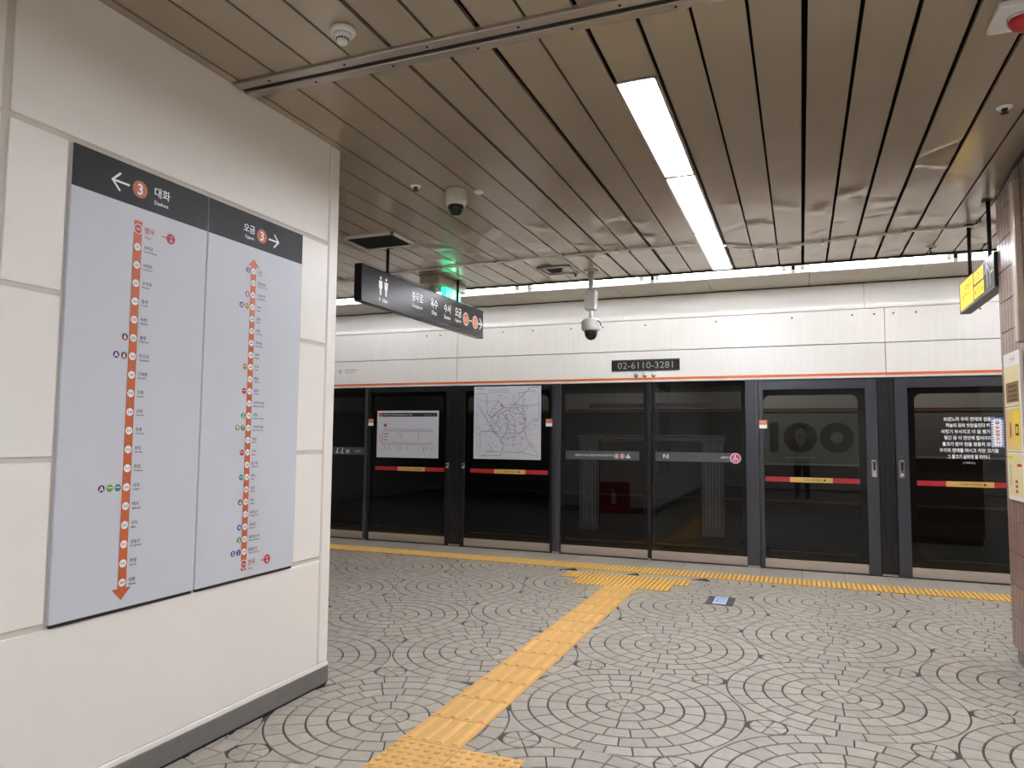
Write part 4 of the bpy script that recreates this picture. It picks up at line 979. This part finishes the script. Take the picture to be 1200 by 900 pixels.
stroke('poster_text', M_print_r, nb, fN, [(-5.36, 1.50), (-5.36, 1.43)], .03, .0016); text('poster_title', M_print_r, nb, fN, '안내', -5.27, 1.90, w=.10, h=.03, d=.0012)
rect('poster_picture', mat('poster_lemon', (226, 210, 60), .5), nb, fN, -5.45, -5.34, 1.285, 1.305, .0018); stroke('poster_text', M_print_r, nb, fN, [(-5.24, 1.25), (-5.15, 1.25)], .016, .0016)
for z in (1.15, 1.12, 1.09): stroke('poster_text', M_print_r, nb, fN, [(-5.29, z), (-5.25, z)], .018, .0016)
for q in range(8): stroke('poster_text', M_print_g, nb, fN, [(-5.41, 1.24-.015*q), (-5.38, 1.24-.015*q)], .006, .0016)

# ================================================================== SMALL THINGS
fnz = thing('floor_notice', 'small pale blue floor sticker with dark side tapes on the paving', 'floor sticker', (-.67, 6.575, 0))
MB().bbox(-.785, -.560, 6.415, 6.735, -.002, .003, .001).build('backing', M_black, fnz)
MB().box(-.785, -.735, 6.42, 6.73, .003, .0042).build('side_tape', M_dtape, fnz); MB().box(-.612, -.560, 6.42, 6.73, .003, .0042).build('side_tape', M_dtape, fnz)
MB().box(-.728, -.619, 6.435, 6.715, .003, .0046).build('label_sheet', M_print_w, fnz)
fF = Fr((0, 0, .0046), (1, 0, 0), (0, 1, 0), (0, 0, 1))
rect('label_print', M_bluew, fnz, fF, -.722, -.625, 6.47, 6.69, .0004)
for q in range(4): stroke('label_figures', mat('label_blue', (84, 120, 160), .5), fnz, fF, [(-.71+.02*q, 6.64), (-.70+.02*q, 6.67)], .010, .0008)
rect('label_figures', mat('label_blue', (84, 120, 160), .5), fnz, fF, -.708, -.695, 6.53, 6.57, .0008)
fc = thing('fire_extinguisher_cabinet', 'low red fire extinguisher cabinet on the end face of the white wall', 'cabinet', (-3.23, 3.6, 0))
MB().bbox(-3.50, -2.97, 3.514, 3.70, 0.0, .57, .01).build('body', M_redcab, fc)
fc_door = MB().bbox(-3.48, -2.99, 3.698, 3.706, .03, .55, .003).build('door', M_redcab, fc)
fX = Fr((-3.235, 3.706, 0), (-1, 0, 0), (0, 0, 1), (0, 1, 0))
poly('extinguisher_mark', M_print_w, fc_door, fX, [(-.05, .18), (.05, .18), (.05, .36), (.02, .39), (-.02, .39), (-.05, .36)], .001); stroke('extinguisher_mark', M_print_w, fc_door, fX, [(0, .39), (0, .42), (.10, .44)], .02, .0012)
text('lettering', M_print_w, fc_door, fX, '소화기', 0, .11, w=.16, h=.05)

# ---- the photographer, standing right behind the camera (seen mirrored in the glass)
def photographer():
    t = thing('person', 'person in a pale top and black trousers holding up a phone, mirrored in the glass', 'person', (0.0, -.40, 0))
    V, E, Rd = [], [], []
    def v(p, r_, par=None):
        V.append(p); Rd.append(r_ if isinstance(r_, tuple) else (r_, r_)); i = len(V)-1
        if par is not None: E.append((par, i))
        return i
    B = -.40
    pel = v((0, B, .92), (.15, .11)); sp = v((0, B-.01, 1.10), (.14, .10), pel); ch = v((0, B, 1.28), (.165, .105), sp); nk0 = v((0, B+.005, 1.40), (.075, .065), ch)
    nk = v((0, B+.015, 1.46), (.05, .05), nk0); hd_ = v((0, B+.03, 1.54), (.072, .085), nk); tp = v((0, B+.03, 1.62), (.066, .078), hd_); v((0, B+.02, 1.66), (.035, .04), tp)
    for s_ in (-1, 1):
        hp = v((s_*.085, B, .86), (.085, .09), pel); kn = v((s_*.10, B+.02, .48), (.058, .062), hp); an = v((s_*.11, B, .10), (.042, .045), kn)
        he = v((s_*.11, B-.02, .045), (.04, .042), an); to = v((s_*.125, B+.15, .03), (.038, .026), he)
        sh = v((s_*.155, B, 1.36), (.062, .06), ch); el = v((s_*.215, B+.10, 1.12), (.045, .045), sh); wr = v((s_*.125, -.085, 1.345), (.027, .024), el)
        pm = v((s_*.100, -.062, 1.385), (.022, .030), wr)
        for q, (dz, ln) in enumerate(((.030, .050), (.012, .058), (-.006, .055), (-.022, .044))):
            a = v((s_*.092, -.046, 1.395+dz), .0085, pm); b = v((s_*(.092-ln*.3), -.030, 1.398+dz), .008, a); v((s_*(.092-ln), -.030, 1.398+dz), .007, b)
        a = v((s_*.085, -.080, 1.392), .010, pm); v((s_*.055, -.066, 1.402), .008, a)
    me = bpy.data.meshes.new('body'); b0 = parent_loc(t); me.from_pydata([tuple(Vector(p)-b0) for p in V], E, [])
    o = bpy.data.objects.new('body', me); link(o, t)
    sk = o.modifiers.new('skin', 'SKIN'); sk.use_smooth_shade = True
    for i, r_ in enumerate(Rd): me.skin_vertices[0].data[i].radius = r_; me.skin_vertices[0].data[i].use_root = (i == 0)
    sb = o.modifiers.new('sub', 'SUBSURF'); sb.levels = 2; sb.render_levels = 2
    dg = bpy.context.evaluated_depsgraph_get(); new = bpy.data.meshes.new_from_object(o.evaluated_get(dg))
    o.modifiers.clear(); o.data = new
    for m in (mat('skin', (206, 164, 140), .5), mat('pale_top', (196, 192, 186), .8), mat('black_trousers', (26, 26, 28), .8), mat('white_shoes', (224, 222, 218), .6)): new.materials.append(m)
    for p in new.polygons:
        c = p.center + b0; r_ = math.hypot(c.x, c.y-B)
        p.material_index = 3 if c.z < .085 else 2 if c.z < .93 else 0 if (c.z > 1.44 and abs(c.x) < .10 and c.y < -.25) or c.y > -.10 else 1
        p.use_smooth = True
    MB().lathe([(.080, -.03), (.086, .02), (.080, .06), (.052, .095), (.02, .105)], (0, B+.012, 1.585), 20).build('hair', mat('black_hair', (22, 20, 20), .5), t)
    MB().lathe([(.016, 0), (.011, .018), (.004, .026)], (0, B+.105, 1.535), 10, 'y').build('nose', mat('skin', (206, 164, 140)), t)
    MB().bbox(-.024, .024, B+.108, B+.114, 1.497, 1.503, .002).build('mouth', mat('lips', (160, 96, 90), .5), t)
    for s_ in (-1, 1):
        MB().lathe([(.011, 0), (.008, .005)], (s_*.032, B+.103, 1.556), 10, 'y').build('eye', M_print_k, t)
        MB().bbox(s_*.078-.008, s_*.078+.008, B+.01, B+.04, 1.52, 1.57, .006).build('ear', mat('skin', (206, 164, 140)), t)
    ph = thing('phone', 'dark phone held up sideways by the person mirrored in the glass', 'phone', (0, -.05, 1.40))
    MB().bbox(-.080, .080, -.058, -.050, 1.362, 1.440, .003).build('case', M_hangend, ph); MB().box(-.074, .074, -.0590, -.0582, 1.367, 1.435).build('screen', M_dome, ph)
photographer()

flush_prints()
